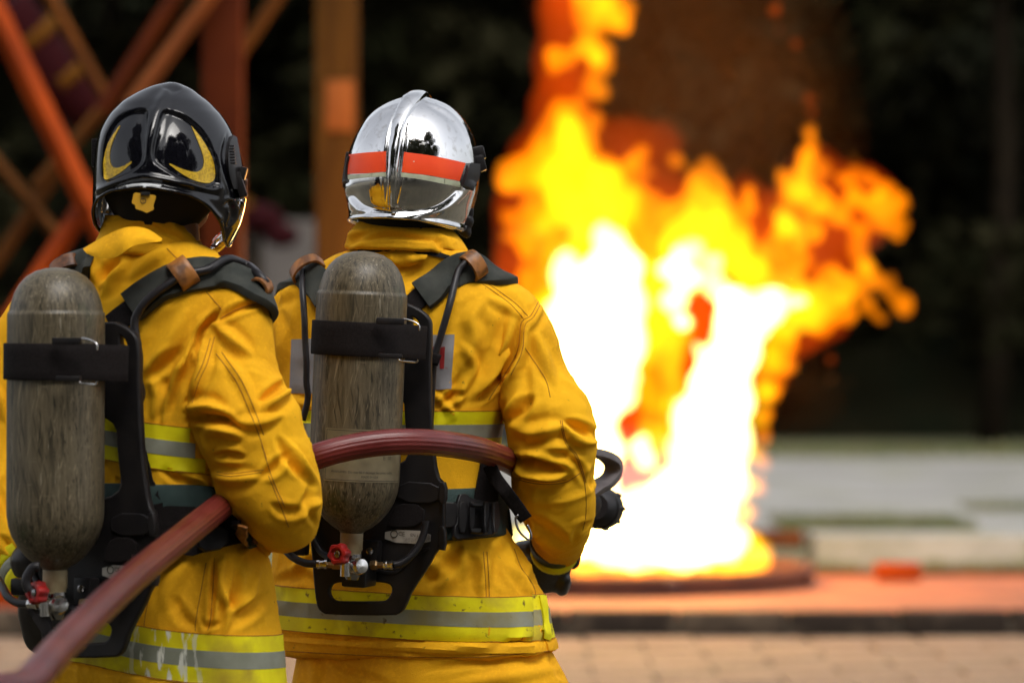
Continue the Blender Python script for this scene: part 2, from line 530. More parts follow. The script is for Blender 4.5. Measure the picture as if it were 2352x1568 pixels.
M['silver_dirty'] = overlay(overlay(mat('grey_tape_soiled', (0.22, 0.225, 0.165), 0.5, col2=(0.28, 0.285, 0.22), ns=25, bump=0.1, bs=200), (0.10, 0.07, 0.03), 60, 0.64, 0.72), (0.26, 0.22, 0.08), 8, 0.48, 0.66)
M['lime_paint'] = overlay(overlay(mat('lime_tape_with_paint_smears', (0.86, 0.78, 0.006), 0.6, col2=(0.72, 0.60, 0.01), ns=14, spec=0.2), (0.40, 0.28, 0.03), 9, 0.5, 0.7), (0.78, 0.78, 0.66), 48, 0.54, 0.60, (1.6, 1, 0.35), zone=[(0, -0.665, -0.555, 0.03)])
M['silver_paint'] = overlay(mat('grey_tape_with_paint_smears', (0.21, 0.22, 0.16), 0.5, col2=(0.26, 0.27, 0.21), ns=25), (0.78, 0.78, 0.68), 48, 0.54, 0.60, (1.6, 1, 0.35), zone=[(0, -0.665, -0.555, 0.03)])
M['black'] = mat('black_plastic', (0.009, 0.008, 0.009), 0.42, col2=(0.015, 0.013, 0.013), ns=30, bump=0.1, bs=300, spec=0.28)
M['web'] = mat('black_webbing', (0.008, 0.006, 0.006), 0.85, col2=(0.014, 0.011, 0.011), ns=200, bump=0.4, bs=700, spec=0.15)
M['rubber'] = mat('black_rubber_hose', (0.012, 0.011, 0.013), 0.4, col2=(0.02, 0.018, 0.02), ns=40, spec=0.35)
M['pad'] = mat('dark_green_grey_padding', (0.030, 0.034, 0.030), 0.8, col2=(0.05, 0.052, 0.045), ns=30, bump=0.4, bs=500, spec=0.2)
M['teal'] = mat('dark_teal_belt_padding', (0.015, 0.035, 0.033), 0.85, col2=(0.025, 0.05, 0.045), ns=30, bump=0.4, bs=500)
M['leather'] = mat('worn_tan_leather', (0.34, 0.13, 0.025), 0.45, col2=(0.12, 0.045, 0.012), ns=45, lo=0.4, hi=0.62, bump=0.3, bs=120)
M['leather_dark'] = mat('dark_brown_leather', (0.20, 0.075, 0.025), 0.42, col2=(0.06, 0.024, 0.012), ns=45, lo=0.4, hi=0.62, bump=0.3, bs=120)
M['chrome'] = mat('scuffed_chrome', (0.80, 0.80, 0.81), 0.065, 1.0, col2=(0.62, 0.61, 0.60), ns=70, lo=0.54, hi=0.72, rough2=0.25)
M['gloss'] = mat('black_gloss_paint', (0.004, 0.004, 0.006), 0.3, coat=1.0, spec=0.0)
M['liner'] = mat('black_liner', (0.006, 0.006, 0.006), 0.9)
M['reflex_yellow'] = mat('amber_yellow_reflective_sticker', (0.62, 0.40, 0.012), 0.4, col2=(0.42, 0.25, 0.008), ns=260, det=1.0, lo=0.45, hi=0.6)
M['reflex_orange'] = mat('fluorescent_red_orange_sticker', (0.98, 0.078, 0.005), 0.5, col2=(0.92, 0.06, 0.004), ns=20)
overlay(M['reflex_orange'], (0.75, 0.62, 0.5), 120, 0.72, 0.75)
M['pale'] = mat('pale_glow_tape', (0.56, 0.60, 0.43), 0.5, col2=(0.42, 0.42, 0.30), ns=40, lo=0.5, hi=0.75)
M['white_tape'] = mat('silver_white_sticker', (0.62, 0.64, 0.66), 0.4, col2=(0.5, 0.51, 0.52), ns=120, lo=0.5, hi=0.7)
M['badge'] = mat('yellow_plastic', (0.62, 0.33, 0.015), 0.5)
M['amber'] = mat('amber_visor', (0.75, 0.18, 0.03), 0.08)
M['amber'].node_tree.nodes['Principled BSDF'].inputs['Transmission Weight'].default_value = 0.85
M['tank'] = mat('worn_fibre_wrap', (0.080, 0.063, 0.036), 0.42, col2=(0.130, 0.104, 0.062), ns=110, lo=0.36, hi=0.68, det=8, stretch=(1.6, 1.6, 0.09), spec=0.45, bump=0.10, bs=150, bstr=(1.6, 1.6, 0.12))
overlay(M['tank'], (0.03, 0.024, 0.012), 75, 0.50, 0.68, (1.8, 1.8, 0.16), off=(3, 1, 0))
overlay(M['tank'], (0.035, 0.050, 0.018), 14, 0.60, 0.72, (1.2, 1.2, 0.5), off=(7, 4, 0))
overlay(M['tank'], (0.18, 0.145, 0.092), 150, 0.60, 0.74, (2.6, 2.6, 0.08), off=(1, 8, 0))
overlay(M['tank'], (0.12, 0.098, 0.06), 5, 0.50, 0.70, (1, 1, 1), off=(2, 5, 0))
overlay(M['tank'], (0.26, 0.23, 0.17), 300, 0.66, 0.72, (0.6, 0.6, 0.05), off=(4, 2, 9))
overlay(M['tank'], (0.028, 0.022, 0.012), 170, 0.54, 0.68, (1.5, 1.5, 0.07), off=(9, 2, 1), rot=.24)
overlay(M['tank'], (0.21, 0.17, 0.105), 190, 0.58, 0.72, (1.5, 1.5, 0.06), off=(5, 2, 1), rot=-.22)
overlay(M['tank'], (0.17, 0.14, 0.088), 170, 0.62, 0.80, (0.2, 0.2, 1.6), off=(5, 7, 1))
M['tank_neck'] = mat('cream_resin', (0.42, 0.34, 0.20), 0.5, col2=(0.28, 0.21, 0.11), ns=40)
M['label'] = mat('faded_beige_label', (0.20, 0.165, 0.095), 0.5, col2=(0.13, 0.105, 0.06), ns=22, lo=0.4, hi=0.65)
M['ink'] = mat('faded_black_print', (0.035, 0.03, 0.022), 0.6)
M['steel'] = mat('polished_steel', (0.62, 0.61, 0.6), 0.2, 1.0)
M['steel_dark'] = mat('dark_steel', (0.28, 0.27, 0.27), 0.25, 1.0)
M['knob'] = mat('red_plastic', (0.42, 0.014, 0.012), 0.45, col2=(0.28, 0.008, 0.008), ns=60, bump=0.2, bs=90)
M['plate_label'] = mat('brushed_silver_label', (0.46, 0.44, 0.40), 0.4, 0.4, col2=(0.22, 0.20, 0.18), ns=60, lo=0.45, hi=0.7)
M['patch'] = mat('grey_reflective_patch', (0.33, 0.32, 0.33), 0.6, col2=(0.24, 0.23, 0.24), ns=16, bump=0.15, bs=200)
M['red_print'] = mat('dark_red_print', (0.30, 0.012, 0.012), 0.6)
M['hose'] = mat('dusty_red_rubber', (0.10, 0.007, 0.007), 0.34, col2=(0.16, 0.026, 0.023), ns=9, lo=0.4, hi=0.7, stretch=(1, 1, 1), spec=0.5, bump=0.12, bs=60)
M['glove'] = mat('black_glove_leather', (0.014, 0.012, 0.012), 0.36, col2=(0.024, 0.02, 0.02), ns=60, bump=0.5, bs=70)
M['skin'] = mat('skin', (0.45, 0.25, 0.17), 0.55, col2=(0.40, 0.21, 0.14), ns=20)
M['boot'] = mat('black_boot_rubber', (0.015, 0.015, 0.015), 0.5)
# ------------------------------------------------------------------ setting
M['ground'] = mat('dark_trodden_earth', (0.085, 0.068, 0.042), 0.95, col2=(0.06, 0.055, 0.03), ns=3, bump=0.5, bs=40)
M['paver'] = mat('beige_concrete_paver', (0.215, 0.138, 0.083), 0.9, col2=(0.135, 0.088, 0.055), ns=5, bump=0.4, bs=60)
overlay(M['paver'], (0.30, 0.22, 0.145), 22, 0.58, 0.66)
overlay(M['paver'], (0.16, 0.12, 0.07), 1.3, 0.54, 0.70)
M['joint'] = mat('dark_joint_sand', (0.05, 0.04, 0.026), 0.95)
M['kerb'] = mat('dark_sooty_kerbstone', (0.022, 0.016, 0.012), 0.9, col2=(0.085, 0.062, 0.042), ns=5, lo=0.45, hi=0.75, bump=0.4, bs=40, spec=0.1)
M['road'] = mat('pale_grey_road', (0.23, 0.22, 0.208), 0.9, col2=(0.16, 0.155, 0.142), ns=0.5, lo=.3, hi=.7, bump=0.3, bs=20)
M['grass'] = mat('grass_green', (0.06, 0.075, 0.025), 0.9, col2=(0.12, 0.105, 0.055), ns=3)
M['concrete'] = mat('pale_concrete', (0.27, 0.272, 0.255), 0.85, col2=(0.19, 0.195, 0.17), ns=3, bump=0.3, bs=30)
M['rust'] = mat('rust_brown_wood', (0.10, 0.035, 0.012), 0.8, col2=(0.055, 0.02, 0.01), ns=5, spec=0.05)
M['orange_steel'] = mat('orange_painted_steel', (0.27, 0.038, 0.002), 0.55, col2=(0.18, 0.025, 0.002), ns=3, spec=0.08)
M['red_steel'] = mat('dark_red_painted_steel', (0.065, 0.012, 0.002), 0.6, col2=(0.045, 0.008, 0.002), ns=3, spec=0.05)
M['brown_steel'] = mat('brown_orange_steel', (0.17, 0.05, 0.014), 0.6, col2=(0.12, 0.036, 0.01), ns=3, spec=0.05)
M['brown_dull'] = mat('dull_ochre_steel', (0.08, 0.028, 0.005), 0.7, col2=(0.05, 0.018, 0.004), ns=3, spec=0.05)
M['timber'] = mat('ochre_timber', (0.042, 0.021, 0.004), 0.8, col2=(0.028, 0.013, 0.003), ns=4, stretch=(4, 4, 0.6), bump=0.3, bs=20, spec=0.05)  # base colour lowered to carry the shade the post stands in
M['timber_pale'] = mat('bare_orange_timber', (0.14, 0.05, 0.014), 0.8, col2=(0.11, 0.04, 0.012), ns=6, spec=0.05)
M['maroon'] = mat('maroon_cloth', (0.016, 0.002, 0.003), 0.8, spec=0.05)
M['mustard'] = mat('mustard_cloth', (0.07, 0.028, 0.003), 0.8, spec=0.05)
M['grey_wall'] = mat('grey_render_wall', (0.085, 0.075, 0.068), 0.9, col2=(0.06, 0.054, 0.05), ns=2, spec=0.05)
M['bark'] = mat('dark_bark', (0.014, 0.010, 0.006), 0.95, col2=(0.008, 0.006, 0.004), ns=5, spec=0.05)

bk = bpy.data.materials.new('orange_brick_paving'); bk.use_nodes = True; M['brick'] = bk
nt = bk.node_tree; pb = nt.nodes['Principled BSDF']; pb.inputs['Roughness'].default_value = 0.9
tc = nt.nodes.new('ShaderNodeTexCoord'); br = nt.nodes.new('ShaderNodeTexBrick'); br.inputs['Scale'].default_value = 1.0
br.inputs['Brick Width'].default_value = 0.21; br.inputs['Row Height'].default_value = 0.105; br.inputs['Mortar Size'].default_value = 0.006
br.inputs['Color1'].default_value = (0.32, 0.10, 0.044, 1); br.inputs['Color2'].default_value = (0.19, 0.058, 0.029, 1); br.inputs['Mortar'].default_value = (0.16, 0.09, 0.05, 1)
nt.links.new(tc.outputs['Object'], br.inputs['Vector']); nt.links.new(br.outputs['Color'], pb.inputs['Base Color'])
bp = nt.nodes.new('ShaderNodeBump'); bp.inputs['Strength'].default_value = 0.5; bp.inputs['Distance'].default_value = 0.004; bp.invert = True
nt.links.new(br.outputs['Fac'], bp.inputs['Height']); nt.links.new(bp.outputs[0], pb.inputs['Normal'])

def slab(name, x0, x1, y0, y1, z0, z1, m):
    V, Fc = box(((x0 + x1) / 2, (y0 + y1) / 2, (z0 + z1) / 2), (x1 - x0, y1 - y0, z1 - z0))
    return mkobj(name, V, Fc, m, None, None, False)
g = mkobj('ground', [(-200, -200, -0.03), (200, -200, -0.03), (200, 200, -0.03), (-200, 200, -0.03)], [(0, 1, 2, 3)], M['ground'], smooth=False); tag(g, kind='structure')
pv = slab('pavement', -4.0, 4.0, 11.6, 17.34, -0.1, -0.012, M['joint']); tag(pv, kind='structure')
# paving slabs, running bond, each slightly uneven; alike pieces share their mesh
slabs = []
for k in range(6):
    bm = bmesh.new(); V, Fc = box((0, 0, 0), (0.488, 0.388, 0.05)); vs = [bm.verts.new((v[0] + random.uniform(-.003, .003), v[1] + random.uniform(-.003, .003), v[2])) for v in V]
    for f in Fc: bm.faces.new([vs[i] for i in f])
    bmesh.ops.bevel(bm, geom=bm.edges[:], offset=0.006, segments=1, affect='EDGES')
    me = bpy.data.meshes.new('paving_slab'); bm.to_mesh(me); bm.free(); me.materials.append(M['paver']); slabs.append(me)
for j in range(13):
    for i in range(-6, 7):
        x = i * 0.5 + (0.25 if j % 2 else 0) + 0.07; y = 17.14 - j * 0.4
        if abs(x) > 0.16 * y + 0.6: continue
        o = place('paving_slab', slabs[random.randrange(6)], pv, Matrix.Translation((x, y, -0.025 + random.uniform(-.003, .005))) @ Matrix.Rotation(random.choice((0, math.pi)) + random.uniform(-.006, .006), 4, 'Z'))
bp_ = slab('brick_terrace', -8, 9, 17.5, 20.15, -0.1, 0.1, M['brick']); tag(bp_, kind='structure')
kb = slab('kerb', -8, 9, 17.36, 17.495, -0.1, 0.07, M['joint']); tag(kb, kind='structure')
for i in range(22):
    x = -5.0 + i * 0.5
    bbox_obj('kerb_stone', (x, 17.425 + random.uniform(-.006, .006), 0.055 + random.uniform(-.004, .006)), (0.485, 0.15, 0.11), M['kerb'], kb, bev=0.1)
rb = slab('edging_beam', -8, 9, 20.155, 20.3, -0.1, 0.125, M['rust']); tag(rb, kind='structure')
gv = slab('grass_verge', -10, 12, 20.31, 26.5, -0.1, 0.004, M['grass']); tag(gv, kind='structure')
rd = slab('road', -60, 60, 26.5, 44, -0.1, 0.0, M['road']); tag(rd, kind='structure')
gb = slab('grass_bank', -60, 60, 44.01, 52, -0.1, 0.012, M['grass']); tag(gb, kind='structure')
# dark wooded slope
rows = []
for yy, zz in ((51.5, 0.0), (54, 1.2), (58, 4.5), (64, 10), (72, 17)):
    rows.append([(x, yy, zz + 0.4 * math.sin(x * 0.7 + yy)) for x in np.linspace(-45, 45, 31)])
M['slope'] = mat('dark_undergrowth_soil', (0.018, 0.016, 0.008), 1.0, col2=(0.01, 0.012, 0.006), ns=1.0, spec=0.05)
V = np.array(rows).reshape(-1, 3); Fc = [(i * 31 + j, i * 31 + j + 1, (i + 1) * 31 + j + 1, (i + 1) * 31 + j) for i in range(4) for j in range(30)]
tag(mkobj('hillside', V, Fc, M['slope']), kind='structure')

# grass tufts along the verges (nobody could count the blades)
def tufts(name, areas, m, label):
    V, Fc = [], []
    for (x0, x1, y0, y1, n, h) in areas:
        for _ in range(n):
            x, y = random.uniform(x0, x1), random.uniform(y0, y1); a = random.uniform(0, 6.28); w = random.uniform(.004, .012); hh = h * random.uniform(.5, 1.2); l = random.uniform(-.04, .04)
            b = len(V); dx, dy = math.cos(a) * w, math.sin(a) * w
            V += [(x - dx, y - dy, 0.0), (x + dx, y + dy, 0.0), (x + l, y + l * .5, hh)]; Fc.append((b, b + 1, b + 2))
    o = mkobj(name, V, Fc, m, None, None, False); return tag(o, label, 'grass', kind='stuff')
M['blade'] = mat('grass_blade', (0.06, 0.08, 0.02), 0.8, col2=(0.13, 0.115, 0.045), ns=2)
tufts('grass', [(-4, 4.5, 20.35, 21.6, 5000, .07), (2.2, 4.2, 23.2, 25.6, 2500, .08), (1.9, 3.3, 27.0, 28.6, 2600, .07), (-1, 1.6, 26.6, 27.4, 1500, .06), (3.6, 6, 30, 31, 2200, .06), (1.5, 6, 21.5, 21.98, 2500, .10), (-8, 10, 43.6, 46, 6000, .16), (1.2, 1.9, 24.5, 26, 500, .06)], M['blade'], 'short green grass growing in the verges beside the road')

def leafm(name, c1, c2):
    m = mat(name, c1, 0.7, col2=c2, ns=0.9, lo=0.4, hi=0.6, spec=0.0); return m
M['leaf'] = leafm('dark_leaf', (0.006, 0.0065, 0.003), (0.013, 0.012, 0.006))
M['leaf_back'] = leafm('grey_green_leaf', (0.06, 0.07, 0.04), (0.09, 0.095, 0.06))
def leaves(cl, n, size):
    """leaf faces spread through clumps; cl: (x, y, z, r)"""
    cl = np.array(cl, float); w = cl[:, 3] ** 2; k = rng.choice(len(cl), n, p=w / w.sum())
    d = rng.normal(size=(n, 3)); d /= np.linalg.norm(d, axis=1)[:, None]; rad = cl[k, 3] * rng.random(n) ** 0.4
    c = cl[k, :3] + d * rad[:, None] * np.array([1, 1, 0.8])
    a = rng.normal(size=(n, 3)); a /= np.linalg.norm(a, axis=1)[:, None]; b = np.cross(a, rng.normal(size=(n, 3))); b /= np.linalg.norm(b, axis=1)[:, None]
    s = size * rng.uniform(.6, 1.4, n)[:, None]
    V = np.stack([c - a * s, c + b * s * .45, c + a * s, c - b * s * .45], 1).reshape(-1, 3)
    return V, np.arange(n * 4).reshape(-1, 4)
def npobj(name, V, Q, m, parent=None):
    me = bpy.data.meshes.new(name); me.vertices.add(len(V)); me.vertices.foreach_set('co', np.ascontiguousarray(V, dtype=np.float32).ravel())
    me.loops.add(Q.size); me.loops.foreach_set('vertex_index', Q.ravel().astype(np.int32)); me.polygons.add(len(Q))
    me.polygons.foreach_set('loop_start', (np.arange(len(Q)) * 4).astype(np.int32)); me.update(calc_edges=True); me.materials.append(m)
    return place(name, me, parent)
cl = []
for i in range(820):
    y = random.uniform(47.5, 57); base = max(0.3, (y - 52) * .8); x = random.uniform(-24, 24)
    cl.append((x, y, base + random.random() ** .8 * 9.5 + .3, random.uniform(.7, 1.5)))
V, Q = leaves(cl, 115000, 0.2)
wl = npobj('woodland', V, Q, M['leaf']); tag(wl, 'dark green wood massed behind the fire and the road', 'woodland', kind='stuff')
tr = MB()
for i in range(16):
    x = -23 + i * 2.9 + random.uniform(-.5, .5); y = random.uniform(48.5, 53); tr.add(*tube([(x, y, -0.2), (x + .2, y, 4), (x - .1, y, 9)], [.2, .15, .07], 8, 8))
o = tr.obj('trunk', M['bark'], wl); o['kind'] = 'stuff'

# trees behind the photographer: mirrored in the helmets, last four added to dim low sky
def tree(loc, h, r, label, seed, sx=1.0):
    rs = random.Random(seed); x, y, _ = loc; t = thing('broadleaf_tree', loc, label, 'tree', 'trees mirrored in the helmets')
    mb = MB(); mb.add(*tube([(x, y, -.1), (x + .1, y, h * .3), (x - .1, y + .1, h * .6), (x, y, h * .9)], [h * .035, h * .025, h * .016, h * .005], 10, 14))
    cl = []
    for i in range(48):
        a = rs.uniform(0, 6.28); zz = rs.uniform(.22, 1.0); rr = r * (1.0 - abs(zz - .58) * 1.3) * rs.uniform(.3, 1.0)
        c = (x + math.cos(a) * rr * sx, y + math.sin(a) * rr, h * zz); cl.append((*c, r * rs.uniform(.28, .46)))
        if i < 9: mb.add(*tube([(x, y, h * (zz * .6 + .05)), ((x + c[0]) / 2, (y + c[1]) / 2, h * zz * .85), c], [h * .011, h * .007, .01], 6, 8))
    mb.obj('trunk', M['bark'], t); V, Q = leaves(cl, 16000, 0.2); npobj('crown', V, Q, M['leaf_back'], t)
tree((3.9, -3.4, 0), 12.5, 4.3, 'round-crowned tree mirrored to the right of the chrome crest', 3)
tree((-6.2, 0.5, 0), 16.0, 3.4, 'tall tree mirrored at the left edge of the chrome helmet', 4)
tree((9.5, -1.0, 0), 15, 3.6, 'tall tree mirrored at the right edge of the chrome helmet', 5)
tree((-3.2, -8.5, 0), 10.5, 3.9, 'low tree mirrored in the black helmet', 6)
tree((-11.5, -7, 0), 16, 4.0, 'unseen leafy tree added far left to dim the low sky', 7)
tree((15.0, -9, 0), 15, 4.0, 'unseen leafy tree added far right to dim the low sky', 8)
tree((6.6, -12, 0), 14.5, 3.8, 'unseen leafy tree added behind the round-crowned tree to dim the low sky', 9)
tree((-7.5, -13, 0), 14.5, 3.8, 'unseen leafy tree added behind the low tree to dim the low sky', 12)
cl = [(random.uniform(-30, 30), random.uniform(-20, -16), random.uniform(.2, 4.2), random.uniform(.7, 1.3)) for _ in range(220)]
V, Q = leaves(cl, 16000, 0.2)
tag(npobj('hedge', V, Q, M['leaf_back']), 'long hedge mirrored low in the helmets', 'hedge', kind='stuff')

overlay(M['road'], (0.15, 0.15, 0.09), 0.9, 0.52, 0.66, (1, 1.6, 1))
overlay(M['road'], (0.36, 0.35, 0.33), 0.7, 0.55, 0.70, (1, 2, 1), off=(3, 2, 0))
overlay(M['concrete'], (0.16, 0.17, 0.10), 2.2, 0.52, 0.70)
overlay(M['brick'], (0.14, 0.055, 0.03), 1.1, 0.52, 0.70)
# --- low things beyond the terrace
t = slab('concrete_block', 1.74, 9.0, 22.0, 22.7, 0.0, 0.215, M['concrete']); tag(t, 'long pale concrete block lying beyond the brick terrace on the right', 'block')
t = bbox_obj('timber_sleeper', (1.50, 22.6, 0.17), (0.42, 0.2, 0.10), M['rust'], None); tag(t, 'dark brown timber sleeper beside the concrete block end', 'timber')
t = bbox_obj('orange_brick', tuple(P(2062, 1312, 19.6)), (0.225, 0.14, 0.085), M['orange_steel'], None, bev=0.08); t.location.z = 0; tag(t, 'single bright orange brick lying on the terrace right of the fire', 'brick')

# --- orange lattice frame, posts and other blurred things behind the left firefighter
fr = thing('lattice_frame', (-2.6, 17.0, 0), 'orange steel lattice frame of crossed bars behind the black helmet', 'frame')
def bar(a, b, w, Ya, Yb, m, name='brace'):
    A, B = np.array(P(a[0], a[1], Ya)), np.array(P(b[0], b[1], Yb)); r = w / 2 * Ya / FOC
    V, Fc = tube([A, B], r, 4, 2); mkobj(name, V, Fc, m, fr, None, False)
bar((-60, -80), (205, 475), 54, 17, 17, M['orange_steel']); bar((190, 440), (560, 1310), 48, 17.01, 17, M['orange_steel'])
bar((225, 425), (-340, 1300), 46, 17.12, 17.1, M['orange_steel'])
bar((-40, 335), (135, 545), 32, 17.5, 17.5, M['brown_dull']); bar((150, 365), (-40, 650), 34, 17.62, 17.6, M['brown_dull'])
bar((430, -50), (235, 255), 38, 17.3, 17.3, M['red_steel']); bar((245, 240), (80, 430), 32, 17.4, 17.4, M['brown_dull'])
bar((520, -60), (300, 245), 38, 17.8, 17.8, M['brown_steel']); bar((660, -40), (545, 130), 34, 18.2, 18.2, M['brown_dull'])
bar((95, -40), (250, 240), 30, 19.6, 19.6, M['brown_dull'])
c = P(512, 300, 18.0); bbox_obj('column', (c.x, 18.0, 2.2), (0.185, 0.185, 4.6), M['red_steel'], fr, bev=0.05)
c = P(60, 1310, 17.2); bbox_obj('base_rail', (c.x - 0.9, 17.9, 0.17), (2.6, 0.13, 0.15), M['orange_steel'], fr, bev=0.08)
c = P(774, 300, 20.6); po = thing('timber_post', (c.x, 20.6, 0), 'ochre square timber post standing between the two helmets', 'post')
bbox_obj('shaft', (c.x, 20.6, 2.4), (0.225, 0.225, 5.2), M['timber'], po, bev=0.06)
bbox_obj('bare_patch', (c.x + 0.02, 20.6 - 0.118, CAM_H + (784 - 245) * 20.6 / FOC), (0.15, 0.02, 0.27), M['timber_pale'], po, bev=0.2)
mt = thing('rolled_banner', tuple(P(120, 150, 22) - Vector((0, 0, 1))), 'maroon rolled banner with mustard bands behind the lattice frame', 'banner')
A, B = P(10, 10, 22), P(215, 265, 22.2)
V, Fc = tube([A, (A + B) / 2 + Vector((0, 0, -.05)), B], [.15, .17, .15], 14, 12); mkobj('roll', V, Fc, M['maroon'], mt)
for f in (0.30, 0.66):
    q = A.lerp(B, f); V, Fc = tube([q - (B - A) * .05, q + (B - A) * .05], .178, 14, 2); mkobj('band', V, Fc, M['mustard'], mt)
sh = thing('flower_bank', tuple(P(590, 520, 30)), 'dim red and mustard shrub left of the timber post', 'shrub')
mb = MB(); c = P(588, 500, 30); mb.add(*blob(c, (.22, .2, .12))).add(*blob(c + Vector((.2, 0, -.14)), (.15, .15, .1))); V, Fc = fuse(mb, .03, 1); mkobj('blossom', V, Fc, M['maroon'], sh)
mb = MB(); mb.add(*blob(c + Vector((-.1, -.2, .1)), (.1, .06, .06))); V, Fc = fuse(mb, .02, 1); mkobj('blossom', V, Fc, M['mustard'], sh)
V, Fc = tube([c, (c.x, c.y, 0.0)], .05, 8, 4); mkobj('stem', V, Fc, M['bark'], sh)
t = slab('low_wall', -2.75, -2.0, 40, 40.4, -0.05, 2.6, M['grey_wall']); tag(t, 'dim grey rendered wall seen between the two firefighters', 'wall')

# ------------------------------------------------------------------ burning tray, flames, smoke
FY = 19.5
TX = (1400 - 1176) * FY / FOC
tr_ = thing('fire_tray', (TX, FY, 0.1), 'round rusty steel tray on the brick terrace, fire burning in it', 'tray')
M['tray'] = mat('sooty_rusty_steel', (0.055, 0.022, 0.016), 0.6, 0.3, col2=(0.10, 0.035, 0.018), ns=4)
prof = [(0.0, 0.112), (0.98, 0.112), (1.0, 0.2), (1.03, 0.205), (1.05, 0.19), (1.03, 0.103), (0.0, 0.103)]
V, Fc = lathe([(max(r, 1e-4), z) for r, z in prof], 64); V = V + np.array([TX, FY, 0]); mkobj('pan', V, Fc, M['tray'], tr_, None, True, 40)
for a in (200, 255, 285, 340):
    q = (TX + 1.045 * math.cos(R_(a)), FY + 1.045 * math.sin(R_(a)), 0.155); bbox_obj('lug', q, (0.07, 0.03, 0.07), M['tray'], tr_, Matrix.Rotation(R_(a + 90), 3, 'Z'))

def vol_emit(name, col, s):
    m = bpy.data.materials.new(name); m.use_nodes = True; nt = m.node_tree; nt.nodes.clear()
    o = nt.nodes.new('ShaderNodeOutputMaterial'); e = nt.nodes.new('ShaderNodeEmission'); e.inputs[0].default_value = (*col, 1); e.inputs[1].default_value = s
    nt.links.new(e.outputs[0], o.inputs['Volume']); return m
M['column_red'] = mat('red_lead_paint', (0.17, 0.022, 0.004), 0.6, col2=(0.11, 0.014, 0.003), ns=2, spec=0.1)
M['flame_red'] = vol_emit('flame_dark_red', (1, 0.085, 0.001), 0.75)
M['flame_orange'] = vol_emit('flame_orange', (1, 0.235, 0.0015), 6.2)
M['flame_ember'] = vol_emit('flame_ember', (1, 0.12, 0.004), 3.2)
M['flame_yellow'] = vol_emit('flame_yellow', (1, 0.48, 0.006), 4.2)
M['flame_white'] = vol_emit('flame_white', (1, 0.76, 0.22), 24.0)

fire = thing('fire', (TX, FY, 0.12), 'tall roaring orange fire with a white-hot core rising from the tray', 'fire')
def islands(V, Fc):
    n = len(V); lab = np.arange(n); e = edges_of(Fc)
    while True:
        a = np.minimum(lab[e[:, 0]], lab[e[:, 1]]); new = lab.copy(); np.minimum.at(new, e[:, 0], a); np.minimum.at(new, e[:, 1], a); new = new[new]
        if (new == lab).all(): break
        lab = new
    f0 = np.array([f[0] for f in Fc]); fl_ = lab[f0]
    for u in np.unique(fl_):
        ix = np.nonzero(lab == u)[0]
        if len(ix) < 50: continue
        mp = np.zeros(n, int); mp[ix] = np.arange(len(ix)); Fi = [tuple(mp[list(Fc[k])]) for k in np.nonzero(fl_ == u)[0]]; Vi = V[ix]
        c0 = Vi.mean(0); q = np.array([f[:3] for f in Fi]); vol = np.einsum('ij,ij->', Vi[q[:, 0]] - c0, np.cross(Vi[q[:, 1]] - c0, Vi[q[:, 2]] - c0))
        if vol > 0: yield Vi, Fi   # an inner void would be inside out: leave it filled
def flame(name, bl, m, k=1.0, jit=0.05, vox=0.028, depth=0.0, seed=0, lob=2):
    """one body of flame: lobes joined into a continuous skin, then licked out of shape by noise"""
    rs = random.Random(seed); mb = MB()
    for q_ in bl:
        x, y, r = q_[:3]; rr = r * FY / FOC * k
        dy = depth + (q_[3] if len(q_) > 3 else 0); c = P(x, y, FY + dy); rr = max(rr, vox * 1.9)
        mb.add(*blob((c.x, FY + dy + rs.uniform(-.12, .12), c.z), (rr, rr * rs.uniform(.8, 1.15), rr * 1.05), 12))
        # side lobes climbing the tongue
        for _ in range(lob):
            a = rs.uniform(0, 6.28); q = max(rr * rs.uniform(.22, .55), vox * 1.2)
            mb.add(*blob((c.x + math.cos(a) * rr * .85, FY + dy + math.sin(a) * rr * .5, c.z + rs.uniform(-.4, 1.05) * rr), (q, q, q * rs.uniform(1.0, 2.0)), 8))
    V, Fc = fuse(mb, vox, 3); N = vnormals(V, Fc)
    d = vnoise(V * np.array([6, 6, 4.0]) + 3.1 + seed) * jit + vnoise(V * np.array([15, 15, 9.0]) + seed) * jit * .7
    mb = MB(); mb.add(V + N * np.maximum(d, -0.010)[:, None], Fc); V, Fc = fuse(mb, vox * .95, 1)
    V[:, 2] = np.maximum(V[:, 2], 0.14 + 0.02 * vnoise(V * 4))
    for Vi, Fi in islands(V, Fc): mkobj(name, Vi, Fi, m, fire)
red = [(1300, 30, 85), (1290, 140, 85), (1285, 250, 85), (1240, 370, 85), (1320, -50, 90), (1200, 470, 80), (1430, 330, 70), (1450, 420, 90), (1530, 520, 110), (1690, 560, 110), (1780, 560, 110), (1900, 560, 90), (1960, 480, 100), (1870, 400, 80), (1250, 620, 120), (1300, 800, 200), (1500, 800, 250), (1680, 800, 140), (1850, 700, 110), (1480, 1050, 200), (1470, 1200, 200)]
ember = [(1780, 24, 15), (1792, 66, 11), (1858, 225, 15), (1868, 255, 11), (1912, 825, 14), (1825, 105, 14)]
